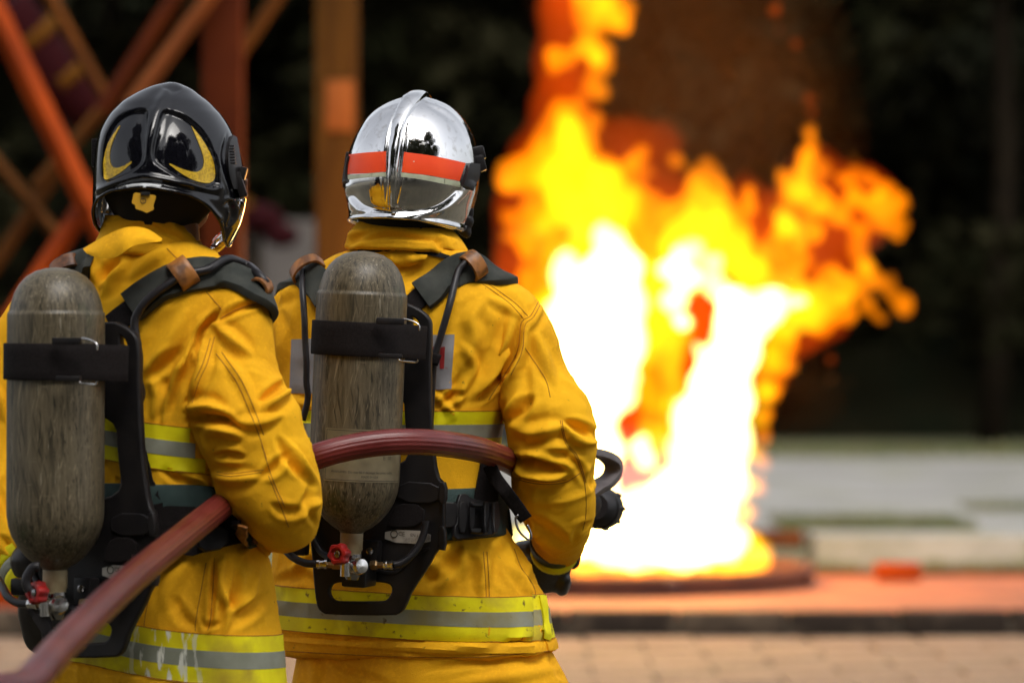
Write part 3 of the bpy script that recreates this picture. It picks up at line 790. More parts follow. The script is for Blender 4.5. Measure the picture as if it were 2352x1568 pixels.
orange = [(1390, 25, 48), (1345, 50, 36), (1440, 22, 30), (1350, -10, 55), (1425, 60, 26), (1300, 130, 36), (1365, 118, 38), (1375, 150, 30), (1270, 120, 24), (1275, 160, 22), (1375, 215, 24), (1350, 195, 18), (1295, 265, 44), (1268, 295, 30), (1325, 330, 62), (1265, 350, 45), (1225, 400, 55), (1180, 410, 36), (1165, 425, 22), (1170, 505, 22), (1165, 548, 14), (1300, 420, 80), (1385, 420, 62), (1450, 385, 26), (1478, 350, 20), (1495, 400, 18), (1430, 480, 70), (1480, 560, 40), (1250, 500, 62), (1215, 560, 45), (1300, 590, 70), (1210, 640, 38), (1250, 720, 60),
          (1553, 372, 26), (1600, 430, 40), (1630, 385, 26), (1645, 440, 36), (1578, 480, 42), (1535, 500, 40), (1718, 440, 24), (1722, 475, 26), (1690, 530, 42), (1640, 560, 72), (1560, 590, 72), (1500, 640, 62), (1720, 600, 60),
          (1858, 315, 16), (1850, 360, 30), (1868, 340, 20), (1890, 385, 30), (1845, 405, 36), (1800, 408, 26), (1825, 450, 44), (1880, 460, 40), (1800, 525, 44), (1865, 530, 40), (1790, 595, 48), (1840, 600, 40),
          (1965, 358, 16), (1962, 395, 24), (1935, 415, 24), (2003, 410, 22), (2030, 440, 30), (2060, 470, 26), (2075, 515, 22), (2062, 548, 20), (2010, 470, 36), (2035, 510, 30), (1965, 455, 32), (1930, 500, 22), (1975, 530, 24), (1972, 575, 24), (1985, 610, 26), (2008, 640, 28), (2038, 665, 25), (2062, 690, 24), (2078, 705, 20), (2050, 640, 15),
          (1905, 640, 30), (1950, 665, 40), (1995, 705, 26), (1940, 725, 36), (1880, 740, 44), (1840, 700, 50), (2020, 730, 14), (1800, 780, 50), (1790, 840, 24), (1775, 900, 26), (1765, 960, 18), (1755, 1010, 14), (1745, 1060, 20), (1738, 1120, 20), (1720, 1190, 22), (1745, 1290, 26), (1715, 1240, 30), (1805, 842, 18),
          (1500, 720, 60), (1480, 780, 50), (1470, 880, 52), (1505, 930, 36), (1435, 1040, 20), (1430, 1190, 22), (1520, 1090, 36), (1340, 1295, 40), (1450, 1300, 40), (1560, 1300, 40), (1660, 1300, 40), (1240, 1290, 60)]
yellow = [(1500, 820, 30), (1535, 770, 34), (1480, 970, 26), (1500, 1010, 30), (1545, 990, 30), (1465, 830, 28), (1540, 870, 30), (1500, 760, 34), (1550, 930, 26), (1450, 890, 20), (1500, 700, 40), (1520, 660, 44), (1480, 640, 40), (1730, 640, 44), (1840, 720, 40), (1900, 715, 26), (1660, 500, 30), (1700, 560, 30), (1560, 540, 34), (1605, 475, 24), (1855, 440, 26), (1480, 760, 24), (1450, 450, 30), (1300, 330, 30), (1395, 15, 26), (1350, 110, 22), (1375, 140, 22), (1300, 280, 26), (1320, 345, 40), (1295, 400, 48), (1380, 420, 44), (1240, 410, 26), (1420, 480, 48), (1290, 470, 44), (1250, 520, 32), (1350, 500, 56), (1400, 560, 60), (1330, 600, 60), (1290, 660, 56), (1270, 740, 60), (1605, 440, 18), (1640, 480, 36), (1600, 520, 40), (1560, 570, 50), (1650, 570, 52), (1690, 600, 34), (1570, 640, 50), (1640, 640, 40), (1850, 400, 18), (1830, 450, 24), (1810, 510, 30), (1880, 480, 16), (1830, 560, 20), (2020, 450, 12), (1990, 620, 8), (1800, 660, 46), (1850, 690, 40), (1900, 690, 26), (1760, 700, 52), (1800, 750, 36), (1700, 680, 40), (1870, 740, 20), (1945, 690, 14), (1750, 830, 40), (1745, 900, 30), (1735, 960, 24), (1725, 1040, 26), (1715, 1110, 24), (1700, 1180, 24), (1735, 1290, 16), (1560, 760, 34), (1540, 820, 30), (1560, 900, 22), (1320, 1290, 34), (1420, 1290, 34), (1520, 1290, 34), (1620, 1290, 34), (1690, 1280, 28), (1440, 720, 56)]
white = [(1470, 1020, 24), (1485, 1060, 26), (1545, 1105, 30), (1570, 740, 30), (1545, 690, 26), (1600, 570, 26), (1640, 600, 26), (1580, 640, 30), (1640, 660, 34), (1690, 700, 40), (1760, 690, 30), (1850, 700, 16), (1670, 740, 36), (1405, 560, 38), (1435, 610, 44), (1395, 640, 60), (1350, 690, 70), (1420, 700, 64), (1320, 760, 74), (1400, 770, 84), (1330, 850, 80), (1390, 850, 56), (1430, 790, 40), (1300, 930, 80), (1380, 930, 60), (1350, 1020, 76), (1340, 1110, 80), (1380, 1200, 70), (1300, 1220, 70), (1560, 590, 30), (1545, 620, 34), (1700, 760, 44), (1740, 745, 34), (1690, 810, 60), (1650, 850, 60), (1660, 920, 74), (1620, 880, 44), (1600, 960, 56), (1650, 1000, 72), (1590, 1050, 56), (1650, 1090, 62), (1480, 1150, 36), (1560, 1150, 70), (1640, 1180, 56), (1460, 1200, 50), (1520, 1230, 64), (1600, 1245, 54), (1670, 1260, 36), (1420, 1250, 40), (1800, 690, 18), (1830, 700, 14), (1780, 720, 22)]
for x in range(1010, 1760, 40):
    dy = -math.sqrt(max(0.02, 0.9 - ((x - 1400) * FY / FOC) ** 2)) * .93
    orange.append((x, 1296 + random.uniform(-14, 8), 34 + random.uniform(-6, 12), dy)); yellow.append((x, 1284 + random.uniform(-20, 8), 34 + random.uniform(-6, 8), dy * .96))
    if 1200 < x < 1720: white.append((x, 1262 + random.uniform(-22, 8), 40, dy * .9))
flame('glow', red, M['flame_red'], 1.0, .06, .045, .1, 1)
flame('ember', ember, M['flame_ember'], 1.0, .008, .010, 0, 5)
flame('tongue', orange, M['flame_orange'], .86, .024, .018, 0, 2, 6)
flame('bright_tongue', yellow, M['flame_yellow'], .98, .03, .020, 0, 3, 5)
flame('core', white, M['flame_white'], .98, .03, .022, 0, 4, 4)
fl = bpy.data.lights.new('fire_light', 'POINT'); fl.energy = 240; fl.color = (1.0, 0.42, 0.10); fl.shadow_soft_size = 0.45
fo = bpy.data.objects.new('fire_light', fl); fo.location = (TX, FY - 0.2, 1.5); COL.objects.link(fo); fo.parent = fire; fo.matrix_parent_inverse = WORLD[fire.name].inverted()

sm = bpy.data.materials.new('brown_smoke'); sm.use_nodes = True; nt = sm.node_tree; nt.nodes.clear()
o_ = nt.nodes.new('ShaderNodeOutputMaterial'); v_ = nt.nodes.new('ShaderNodeVolumePrincipled'); v_.inputs['Color'].default_value = (0.70, 0.28, 0.08, 1); v_.inputs['Density'].default_value = 0.024
nt.links.new(v_.outputs[0], o_.inputs['Volume'])
smk = thing('smoke', (TX, FY + 1.1, 0.2), 'thin brown smoke hanging behind and above the flames', 'smoke'); smk['kind'] = 'stuff'
for kk, ks in enumerate((1.15, .85, .55)):   # denser towards the middle of the plume
    mb = MB()
    for x, y, r in ((1500, 180, 260), (1650, 120, 260), (1450, -40, 230), (1700, 300, 220), (1560, 420, 200), (1820, 220, 200), (1600, -200, 340), (1250, 620, 120), (1860, 880, 130), (1820, 480, 200), (1500, 620, 200)):
        c = P(x, y, FY + .9); rr = r * FY / FOC * ks; mb.add(*blob((c.x, FY + 1.2, c.z), (rr, rr * .8, rr)))
    V, Fc = fuse(mb, .09, 6); N = vnormals(V, Fc); V = V + N * (vnoise(V * 2.2 + kk) * .12)[:, None]
    s_ = mkobj('plume', V, Fc, sm, smk); s_['kind'] = 'stuff'

# ------------------------------------------------------------------ the two firefighters
def ring(cx, cy, z, a, b, yaw, p=2.4, n=64):
    t = np.linspace(0, 2 * math.pi, n, endpoint=False); c, s = np.cos(t), np.sin(t)
    u = np.sign(c) * np.abs(c) ** (2 / p) * a; w = np.sign(s) * np.abs(s) ** (2 / p) * b
    return np.stack([cx + u * math.cos(yaw) + w * math.sin(yaw), cy - u * math.sin(yaw) + w * math.cos(yaw), np.full(n, z)], 1)
def sections(S, Yc, yaw, ratio, p=2.4, n=64, m=60, scale=1.0):
    """S: (height, left, right[, depth shift]) as measured; gives level rings"""
    S = np.array([tuple(s) + (0,) * (4 - len(s)) for s in S], float); ys = np.linspace(S[0, 0], S[-1, 0], m); out = []
    C = cr(S, m * 3); o = np.argsort(C[:, 0]); C = C[o]
    for y in ys:
        L, Rr, dy = [np.interp(y, C[:, 0], C[:, k]) for k in (1, 2, 3)]; Y = Yc + dy
        w = (Rr - L) / 2 * Y / FOC * scale; a = w / math.sqrt(math.cos(yaw) ** 2 + (ratio * math.sin(yaw)) ** 2)
        q = P((L + Rr) / 2, y, Y); out.append(ring(q.x, q.y, q.z, a, a * ratio, yaw, p, n))
    return out
def limb(mb, S, seg=28, n=40, k=1.0):
    pts = [P(x, y, Y) for x, y, Y, r in S]; V, Fc = tube(pts, [r * Y / FOC * k for x, y, Y, r in S], seg, n, round_end=True); mb.add(V, Fc)
def limb_field(V, S):
    """distance to a limb's axis in units of its radius"""
    A = cr(np.array([tuple(P(x, y, Y)) + (r * Y / FOC,) for x, y, Y, r in S]), 60); best = np.full(len(V), 9.0); tt = np.zeros(len(V))
    for i, a in enumerate(A):
        d = np.linalg.norm(V - a[:3], axis=1) / a[3]; m = d < best; best[m] = d[m]; tt[m] = i / 59
    return best, tt

def hand(wrist, tipdir, palmn, name, parent, curl=1.0, size=1.0, mirror=1):
    """glove: palm, four unequal bent fingers and a thumb, one skin"""
    f = Vector(tipdir).normalized(); n = Vector(palmn); n = (n - f * n.dot(f)).normalized(); s = f.cross(n) * mirror; w = Vector(wrist); mb = MB(); k = size
    mb.add(*tube([w - f * .05 * k, w, w + f * .035 * k, w + f * .085 * k], [(.036 * k, .03 * k), (.034 * k, .026 * k), (.043 * k, .024 * k), (.044 * k, .02 * k)], 14, 14, round_end=True))
    for i, (off, ln) in enumerate(((-.033, .082), (-.011, .092), (.011, .086), (.033, .07))):
        b = w + f * .085 * k + s * off * k; q = [b - f * .02 * k, b]; d = f.copy(); l = ln * k
        for st, an in ((.42, .55), (.33, .8), (.25, .7)):
            an *= curl; d = (d * math.cos(an) + n * math.sin(an)).normalized() if True else d
            q.append(q[-1] + d * l * st); ax = d.cross(n)
            n2 = (n - d * n.dot(d)); nn = n2.normalized() if n2.length > 1e-4 else -f
        mb.add(*tube(q, [.0125 * k, .0125 * k, .0118 * k, .011 * k, .0095 * k], 10, 14, round_end=True))
    b = w + f * .02 * k - s * .036 * k
    mb.add(*tube([b, b - s * .022 * k + f * .025 * k + n * .012 * k, b - s * .02 * k + f * .05 * k + n * .035 * k, b - s * .006 * k + f * .062 * k + n * .055 * k], [.017 * k, .0145 * k, .013 * k, .0105 * k], 10, 14, round_end=True))
    V, Fc = fuse(mb, .0035, 2)
    return mkobj(name, V, Fc, M['glove'], parent)

def make_person(label, T, Yc, yaw, ratio, arms, head, legs, group, hip):
    """one continuous body (mostly hidden by the clothing) with face, hands and feet rooted inside gloves and boots"""
    mb = MB(); S = sections(T, Yc, yaw, ratio, scale=.80, m=24, n=32); mb.add(*loft(S))
    for a in arms: limb(mb, [(x, y, Y, r) for x, y, Y, r in a], 16, 24, .62)
    for l in legs: limb(mb, l, 16, 20, .66)
    hx, hy, hY, hyaw = head; c = np.array(P(hx, hy, hY)); f = np.array([math.sin(hyaw), math.cos(hyaw), 0]); sd_ = np.array([f[1], -f[0], 0])
    mb.add(*tube([c + (0, 0, -.26), c + (0, 0, -.1)], [.062, .058], 16, 6))
    V, Fc = blob((0, 0, 0), (.076, .098, .118), 24); R = np.stack([sd_, f, [0, 0, 1]]); mb.add(V @ R + c, Fc)
    for q, r in (((0, .085, -.075), (.045, .035, .04)), ((0, .104, -.012), (.013, .02, .022)), ((.03, .08, .02), (.02, .016, .01)), ((-.03, .08, .02), (.02, .016, .01)), ((0, .092, -.055), (.024, .012, .006)), ((.078, 0, 0), (.012, .02, .032)), ((-.078, 0, 0), (.012, .02, .032))):
        V, Fc = blob(q, r, 10); mb.add(V @ R + c, Fc)
    V, Fc = fuse(mb, .009, 2)
    o = mkobj('person', V, Fc, M['skin']); return tag(o, label, 'person', group)

def trousers(T, Yc, yaw, ratio, legs, parent, S):
    mb = MB(); mb.add(*loft(sections(T, Yc, yaw, ratio, m=14)))
    for l in legs: limb(mb, l, 26, 40)
    V, Fc = fuse(mb, .008, 6); N = vnormals(V, Fc)
    V = V + N * (vnoise(V * np.array([9, 9, 6.0])) * .008 + vnoise(V * np.array([20, 20, 14.0])) * .003)[:, None]
    V = strokes(V, Fc, S); mkobj('trousers', V, Fc, M['fabric'], parent)
    for l in legs:
        x, y, Y, r = l[-1]; g = P(x, y, Y); g = Vector((g.x, g.y, 0)); f = Vector((math.sin(yaw), math.cos(yaw), 0)); mb = MB()
        mb.add(*tube([g + Vector((0, 0, .34)), g + Vector((0, 0, .2)), g + Vector((0, 0, .08))], [.075, .065, .062], 16, 8, round_end=True))
        mb.add(*tube([g + f * -.04 + Vector((0, 0, .055)), g + f * .08 + Vector((0, 0, .06)), g + f * .19 + Vector((0, 0, .05))], [(.05, .05), (.054, .055), (.046, .042)], 16, 10, round_end=True))
        V, Fc = fuse(mb, .008, 2); V[:, 2] = np.maximum(V[:, 2], 0.0); mkobj('boot', V, Fc, M['boot'], parent)

def jacket(T, Yc, yaw, ratio, arms, S, parent, seed, open_hem=True, p=2.5):
    mb = MB(); mb.add(*loft(sections(T, Yc, yaw, ratio, p=p, n=80, m=70)))
    for a in arms: limb(mb, a, 32, 60)
    V, Fc = fuse(mb, .0046, 8)
    region = np.zeros(len(V), int); side = []
    for i, a in enumerate(arms):
        b, t = limb_field(V, a); m = (b < 1.16) & (t > .2); region[m] = i + 1; side.append((b, t, m))
    N = vnormals(V, Fc); s = float(seed)
    # soft draping everywhere, then tight creases across the sleeves
    d = vnoise(V * np.array([5, 5, 3.2]) + s) * .010 + vnoise(V * np.array([11, 11, 6.5]) + s * 2) * .0045
    w = V + .04 * np.stack([vnoise(V * 4 + 9), vnoise(V * 4 + 5), vnoise(V * 4 + 1)], 1)
    rid = 1 - np.abs(vnoise(w * np.array([8.0, 8, 5.0]) + s * 3)) * 2
    d += np.clip(rid, 0, 1) ** 3 * .0045
    rid = 1 - np.abs(vnoise(w * np.array([17.0, 17, 9.0]) + s * 5)) * 2
    d += np.clip(rid, 0, 1) ** 3 * .0022
    rid = 1 - np.abs(vnoise(w * np.array([30.0, 30, 19.0]) + s * 7)) * 2
    d += np.clip(rid, 0, 1) ** 2 * .0012
    for (b, t, m) in side:
        k = np.clip((t - .25) / .2, 0, 1) * m; q = t * 7 + vnoise(V * 7 + s) * .9
        d += k * (np.sin(q * 2 * math.pi) * .0012 + np.clip(1 - np.abs(vnoise(w * np.array([7., 7, 11.0]) + s)) * 2.2, 0, 1) ** 2 * .005)
    V = V + N * d[:, None]
    V = lap(V, Fc, 1)
    V = strokes(V, Fc, [(q[0], q[1] * 1.55) + tuple(q[2:]) for q in S], region)
    return V, Fc, region

def band(b, cx, cy, z0, h, kx, m, name, parent, yaw=0, off=.0022, th=.003, rmax=.40, n=220, kr=0.0, ph=(0, 360), cutoff=1.35, zz=None):
    """tape sewn round the body: found on the cloth by looking outward from the body's axis"""
    cols = []
    for a in np.linspace(R_(ph[0]), R_(ph[1]), n):
        dr = Vector((math.cos(a), math.sin(a), 0)); col = []
        for t in (0, .33, .67, 1):
            o = Vector((cx, cy, 0)); zx = z0 + h * (t - .5); r0 = None
            zt = zx + kx * .22 * math.cos(a) + (zz(a) if zz else 0)
            hh = b.ray_cast(Vector((cx, cy, zt)), dr, rmax)
            if hh[0] is None: col = None; break
            nn = hh[1] if hh[1].dot(dr) > 0 else -hh[1]; col.append(hh[0] + (nn * .6 + dr * .4).normalized() * off)
        cols.append(col)
    runs, cur = [], []
    for c in cols:
        if c is None or (cur and (c[0] - cur[-1][0]).length > .03):
            if len(cur) > 3: runs.append(cur)
            cur = [] if c is None else [c]
        else: cur.append(c)
    if len(cur) > 3: runs.append(cur)
    for r in runs:
        G = np.array([[tuple(q[k]) for q in r] for k in range(4)])
        V = G.reshape(-1, 3); nb = G.shape[1]; cen = np.array([cx, cy, 0]); dd = V - cen; dd[:, 2] = 0; dd /= np.linalg.norm(dd, axis=1)[:, None]
        Vi = V - dd * th; o = len(V); Fc = []
        for i in range(3):
            for j in range(nb - 1):
                q = (i * nb + j, i * nb + j + 1, (i + 1) * nb + j + 1, (i + 1) * nb + j); Fc.append(q); Fc.append(tuple(o + x for x in q[::-1]))
        for j in range(nb - 1):
            Fc.append((j + 1, j, o + j, o + j + 1)); k = 3 * nb; Fc.append((k + j, k + j + 1, o + k + j + 1, o + k + j))
        for i in range(3):
            Fc.append((i * nb, (i + 1) * nb, o + (i + 1) * nb, o + i * nb)); e = nb - 1; Fc.append(((i + 1) * nb + e, i * nb + e, o + i * nb + e, o + (i + 1) * nb + e))
        mkobj(name, np.vstack([V, Vi]), Fc, m, parent, None, True, 40)

def tri_band(b, cx, cy, z, h, kx, ml, ms, parent, rmax=.4, ph=(0, 360), zz=None, off=.0022):
    t = bpy.data.objects.new('reflective_band', None); COL.objects.link(t); WORLD[t.name] = Matrix.Identity(4); t.parent = parent
    e = h / 3 + .0004
    for nm, dz, m in (('lime_stripe', h / 3, ml), ('grey_stripe', 0, ms), ('lime_stripe', -h / 3, ml)):
        band(b, cx, cy, z + dz, e, kx, m, nm, t, rmax=rmax, ph=ph, zz=zz, off=off + (.0006 if dz == 0 else 0))
    for dz in (.5 * h + .0004, -.5 * h - .0004): band(b, cx, cy, z + dz, .0014, kx, M['seam'], 'stitch_line', t, rmax=rmax, ph=ph, zz=zz, off=off + .0004)
    return t

def collar(rows, Yc, yaw, ratio, m, name, parent, S=[], th=.006, p=2.2, tilt=0.0, seed=0):
    """upright collar: rings from bottom to top, turned in at the top"""
    R = []
    for q in cr(np.array(rows, float), 22):
        y, L, Rr = q[:3]; w = (Rr - L) / 2 * Yc / FOC; a = w / math.sqrt(math.cos(yaw) ** 2 + (ratio * math.sin(yaw)) ** 2); c = P((L + Rr) / 2, y, Yc); r = ring(c.x, c.y, c.z, a, a * ratio, yaw, p, 120)
        if len(q) > 3: r[:, 2] += (r[:, 0] - c.x) * q[3]
        R.append(r)
    top = R[-1]; c = top.mean(0); R.append(c + (top - c) * (1 - th * 6) + (0, 0, -.001)); inner = [c + (x - x.mean(0)) * .92 + (x.mean(0) - c) for x in R[-3::-3]]
    R += inner
    V, Fc = loft(R, False, False); N = vnormals(V, Fc)
    out = np.sign(((V - V.mean(0)) * N).sum()); N = N * out
    V = V + N * (vnoise(V * np.array([9, 9, 16.0]) + seed) * .0055 + vnoise(V * np.array([22, 22, 34.0]) + seed) * .002)[:, None]
    if out < 0: Fc = [f[::-1] for f in Fc]
    V = strokes(V, Fc, S); mkobj(name, V, Fc, m, parent); return V, Fc

# ---------------- right-hand firefighter (chrome helmet)
Y2, W2, RT2 = 7.46, R_(16), .60
T2 = [(556, 880, 990, -.06), (568, 822, 1056, -.06), (586, 782, 1092, -.05), (612, 745, 1116, -.025), (645, 690, 1150), (680, 650, 1178), (730, 632, 1192), (820, 634, 1188), (900, 640, 1166), (950, 643, 1150), (1000, 645, 1138), (1100, 640, 1134), (1180, 632, 1154), (1240, 632, 1184), (1300, 636, 1218), (1370, 640, 1250), (1440, 644, 1268), (1496, 648, 1280)]
A2R = [(1095, 690, 7.42, 60), (1150, 722, 7.40, 74), (1192, 775, 7.39, 76), (1214, 840, 7.39, 78), (1238, 905, 7.38, 86), (1262, 962, 7.37, 99), (1270, 1005, 7.37, 100), (1268, 1065, 7.38, 96), (1272, 1130, 7.40, 93), (1281, 1185, 7.43, 82), (1284, 1222, 7.48, 60), (1278, 1250, 7.56, 44)]
A2L = [(740, 690, 7.52, 58), (678, 730, 7.54, 72), (640, 800, 7.56, 72), (625, 900, 7.58, 72), (640, 1000, 7.64, 72), (700, 1080, 7.78, 66), (790, 1130, 7.92, 54), (880, 1150, 8.0, 44)]
L2 = [[(1105, 1500, 7.44, 135), (1170, 1650, 7.42, 148), (1215, 1850, 7.46, 118), (1215, 2100, 7.40, 96), (1210, 2300, 7.38, 84)], [(815, 1500, 7.50, 130), (800, 1680, 7.52, 130), (780, 1900, 7.62, 108), (770, 2150, 7.6, 92), (765, 2290, 7.58, 82)]]
S2 = []
def F_(k, pts, mm, w, mode='r', reg=None): S2.append((Z(k, pts), mm, w, mode, reg))
# back and shoulder
F_(5, [(1560, 440), (1480, 560), (1500, 700), (1430, 900)], 6, 16)
F_(5, [(1840, 560), (1790, 780), (1700, 960), (1560, 1120)], -9, 10)
F_(5, [(1760, 560), (1720, 760), (1620, 960), (1480, 1110)], 8, 13)
F_(5, [(1850, 620), (1830, 800), (1760, 1000), (1690, 1180)], 9, 12)
F_(5, [(1420, 760), (1500, 900), (1420, 1060), (1300, 1200)], 5, 12)
F_(5, [(1380, 1000), (1330, 1150), (1260, 1260)], -5, 10)
F_(5, [(1250, 1180), (1330, 1120), (1420, 1090)], -6, 8)
F_(5, [(1200, 1090), (1270, 1150), (1350, 1240)], 5, 8)
F_(5, [(1620, 420), (1740, 480), (1820, 540)], 4, 10)
F_(5, [(60, 420), (160, 370), (280, 330)], 5, 12)
F_(5, [(60, 520), (100, 700), (110, 900)], 5, 14)
F_(5, [(200, 1180), (260, 1240), (330, 1290)], -5, 9)
F_(5, [(150, 1130), (240, 1150), (330, 1180)], 5, 9)
# sleeve
F_(5, [(1980, 470), (1930, 560), (1880, 640)], 5, 9)
F_(5, [(1950, 700), (2010, 860), (2060, 1000)], 6, 12, 'r', 1)
F_(5, [(1900, 1130), (1820, 1230), (1740, 1290)], -9, 12, 'r', 1)
F_(5, [(1840, 960), (1800, 1100), (1740, 1230)], 7, 11, 'r', 1)
F_(7, [(160, 90), (330, 110), (520, 60)], 8, 15, 'r', 1)
F_(7, [(600, 30), (720, 110), (840, 130)], -9, 12, 'r', 1)
F_(7, [(560, 60), (680, 150), (830, 190)], 8, 13, 'r', 1)
F_(7, [(240, 290), (420, 240), (600, 230)], 7, 12, 'r', 1)
F_(7, [(140, 345), (300, 385), (420, 420), (540, 425)], -14, 11, 'r', 1)
F_(7, [(150, 440), (300, 470), (450, 480), (600, 440)], 8, 15, 'r', 1)
F_(7, [(300, 300), (480, 350), (640, 400)], 6, 10, 'r', 1)
F_(7, [(560, 300), (690, 420), (740, 560)], -4, 8, 'r', 1)
F_(7, [(240, 860), (400, 960), (560, 1060)], -5, 14, 'r', 1)
F_(7, [(640, 1060), (680, 970), (780, 900)], -5, 9, 'r', 1)
F_(7, [(820, 420), (800, 500), (815, 600)], -6, 9, 'r', 1)
# lower coat
F_(6, [(1060, 790), (1180, 880), (1150, 980)], 6, 16)
F_(6, [(1250, 700), (1200, 800), (1080, 900)], -7, 14)
F_(6, [(1340, 720), (1420, 800), (1400, 960)], 6, 14)
F_(6, [(1560, 680), (1520, 800), (1560, 930)], -4, 14)
F_(6, [(1610, 690), (1650, 800), (1720, 900), (1745, 1000), (1750, 1280)], -10, 7)
F_(6, [(1660, 700), (1740, 820), (1790, 920), (1800, 1010)], 7, 8)
F_(6, [(1590, 820), (1660, 900), (1700, 980)], 5, 8)
F_(6, [(1430, 760), (1440, 1000), (1430, 1280)], -2, 5)
F_(6, [(1770, 1020), (1790, 1150), (1800, 1290)], -5, 5)
F_(6, [(130, 1268), (600, 1290), (1100, 1305), (1500, 1300), (1850, 1285)], -3.5, 5, 'f')
F_(6, [(900, 1330), (1200, 1345), (1500, 1318)], 3.5, 9)
F_(6, [(1500, 1330), (1620, 1300), (1760, 1310)], -4, 6)
F_(6, [(200, 830), (260, 760), (330, 720)], 6, 10)
F_(6, [(120, 900), (260, 880), (330, 930)], -5, 12)
V2, Fc2, reg2 = jacket(T2, Y2, W2, RT2, [A2R, A2L], S2, None, 2)
person2 = make_person('firefighter in yellow coat and chrome helmet, seen from behind, holding the hose nozzle', T2, Y2, W2, RT2, [A2R, A2L], (948, 400, 7.40, W2), L2, 'two firefighters', None)
mkobj('jacket', V2, Fc2, M['fabric'], person2)
B2 = bvh_of(V2, Fc2)
trousers([(1450, 700, 1225), (1490, 692, 1245), (1540, 684, 1284), (1600, 684, 1300), (1680, 740, 1260)], Y2 - .005, W2, .62, L2, person2,
         [(Z(6, [(400, 1390), (520, 1470), (760, 1560)]), -7, 8), (Z(6, [(1050, 1480), (1300, 1440), (1600, 1420)]), -5, 8), (Z(6, [(1850, 1380), (1900, 1480), (1980, 1560)]), -8, 10), (Z(6, [(300, 1400), (330, 1480), (320, 1560)]), 6, 12), (Z(6, [(1300, 1560), (1600, 1520), (1900, 1470)]), 6, 12), (Z(6, [(1950, 1470), (2000, 1540), (2050, 1600)]), -6, 6)])
CV2 = collar([(578, 800, 1072, -.04), (572, 793, 1077, -.04), (560, 796, 1070, -.04), (540, 802, 1056, -.05), (516, 818, 1040, -.06)], 7.42, W2, .92, M['fabric'], 'collar', person2,
   [(Z(2, [(640, 1240), (800, 1205), (1000, 1215), (1200, 1240), (1380, 1300)]), 5, 7, 'f'), (Z(2, [(720, 1290), (900, 1255), (1060, 1265), (1250, 1290)]), -6, 5), (Z(2, [(1250, 1270), (1300, 1340), (1360, 1370)]), -8, 7), (Z(2, [(620, 1330), (700, 1270), (760, 1250)]), -5, 7), (Z(2, [(1150, 1180), (1145, 1215), (1130, 1250)]), -2, 3)], seed=4)
# black strip stands in for collar gap shade; flap lies on the back
strip(B2, Z(2, [(700, 1360), (820, 1345), (1000, 1340), (1180, 1350), (1350, 1395)]), Z(2, [(700, 1400), (820, 1385), (1000, 1378), (1180, 1388), (1340, 1420)]), M['liner'], 'collar_gap_shade', person2, off=.003, thick=.006)
def flap(b, c0, c1, name, parent, off0, off1, n=24, k=9, th=.004, bulge=.006, seed=0):
    A, Bq = cr(c0, n), cr(c1, n); rows = []
    for j, t in enumerate(np.linspace(0, 1, k)):
        row = []
        for i in range(n):
            q = A[i] * (1 - t) + Bq[i] * t; h, nn = hit(b, q[0], q[1])
            if h is None: h, nn = row[-1] if row else P(q[0], q[1], 7), Vector((0, -1, 0))
            row.append(h + nn * (off0 * (1 - t) + off1 * t + bulge * math.sin(t * math.pi) * (1 + .5 * math.sin(i * .8 + seed))))
        rows.append(row)
    return sheet(rows, M['fabric'], name, parent, th)
flap(B2, Z(2, [(760, 1402), (850, 1380), (960, 1372), (1080, 1378), (1195, 1390)]), Z(2, [(850, 1450), (920, 1472), (1000, 1474), (1090, 1460), (1172, 1425)]), 'collar_flap', person2, .010, .008)
# tapes, patch, seams
ax2 = P(915, 900, Y2)
z_ = lambda y, Y: CAM_H - (y - CY) * Y / FOC
band(B2, ax2.x, ax2.y, z_(1484, 7.26), .018, -.035, M['fabric'], 'hem', person2, off=.0035, th=.006)
hm = tri_band(B2, ax2.x, ax2.y, z_(1418, 7.26), .0835, -.035, M['lime_dirty'], M['silver_dirty'], person2)
ch = tri_band(B2, ax2.x, ax2.y, z_(992, 7.26), .077, .0, M['lime'], M['silver'], person2, rmax=.285)
strip(B2, Z(6, [(1775, 1008), (1800, 1008), (1845, 1005)]), Z(6, [(1800, 1292), (1830, 1290), (1895, 1268)]), M['lime'], 'pocket_flap_tape', person2, n=8, k=10, off=.007, thick=.006)
pt = strip(B2, Z(5, [(200, 708), (600, 690), (1000, 680), (1356, 672)]), Z(5, [(186, 1094), (600, 1085), (1000, 1075), (1330, 1060)]), M['patch'], 'back_patch', person2, n=40, k=12, off=.002)
strip(B2, Z(5, [(1258, 762), (1291, 760)]), Z(5, [(1252, 915), (1283, 914)]), M['red_print'], 'printed_letter', person2, n=4, k=8, off=.0032, thick=.002)
strip(B2, Z(5, [(1196, 762), (1222, 761)]), Z(5, [(1190, 915), (1214, 914)]), M['red_print'], 'printed_letter', person2, n=4, k=8, off=.0032, thick=.002)
for x0, tx in ((1292, 'TM'),):
    V, Fc = text_mesh(tx, 1.0); q = []
    for v in V:
        zx = x0 + 6 + v[0] * 14; zy = 911 - v[1] * 14; d = Z(5, [(zx, zy)])[0]; h, nn = hit(B2, *d); q.append(h + nn * .0034)
    mkobj('printed_letter', q, Fc, M['red_print'], person2, None, False)
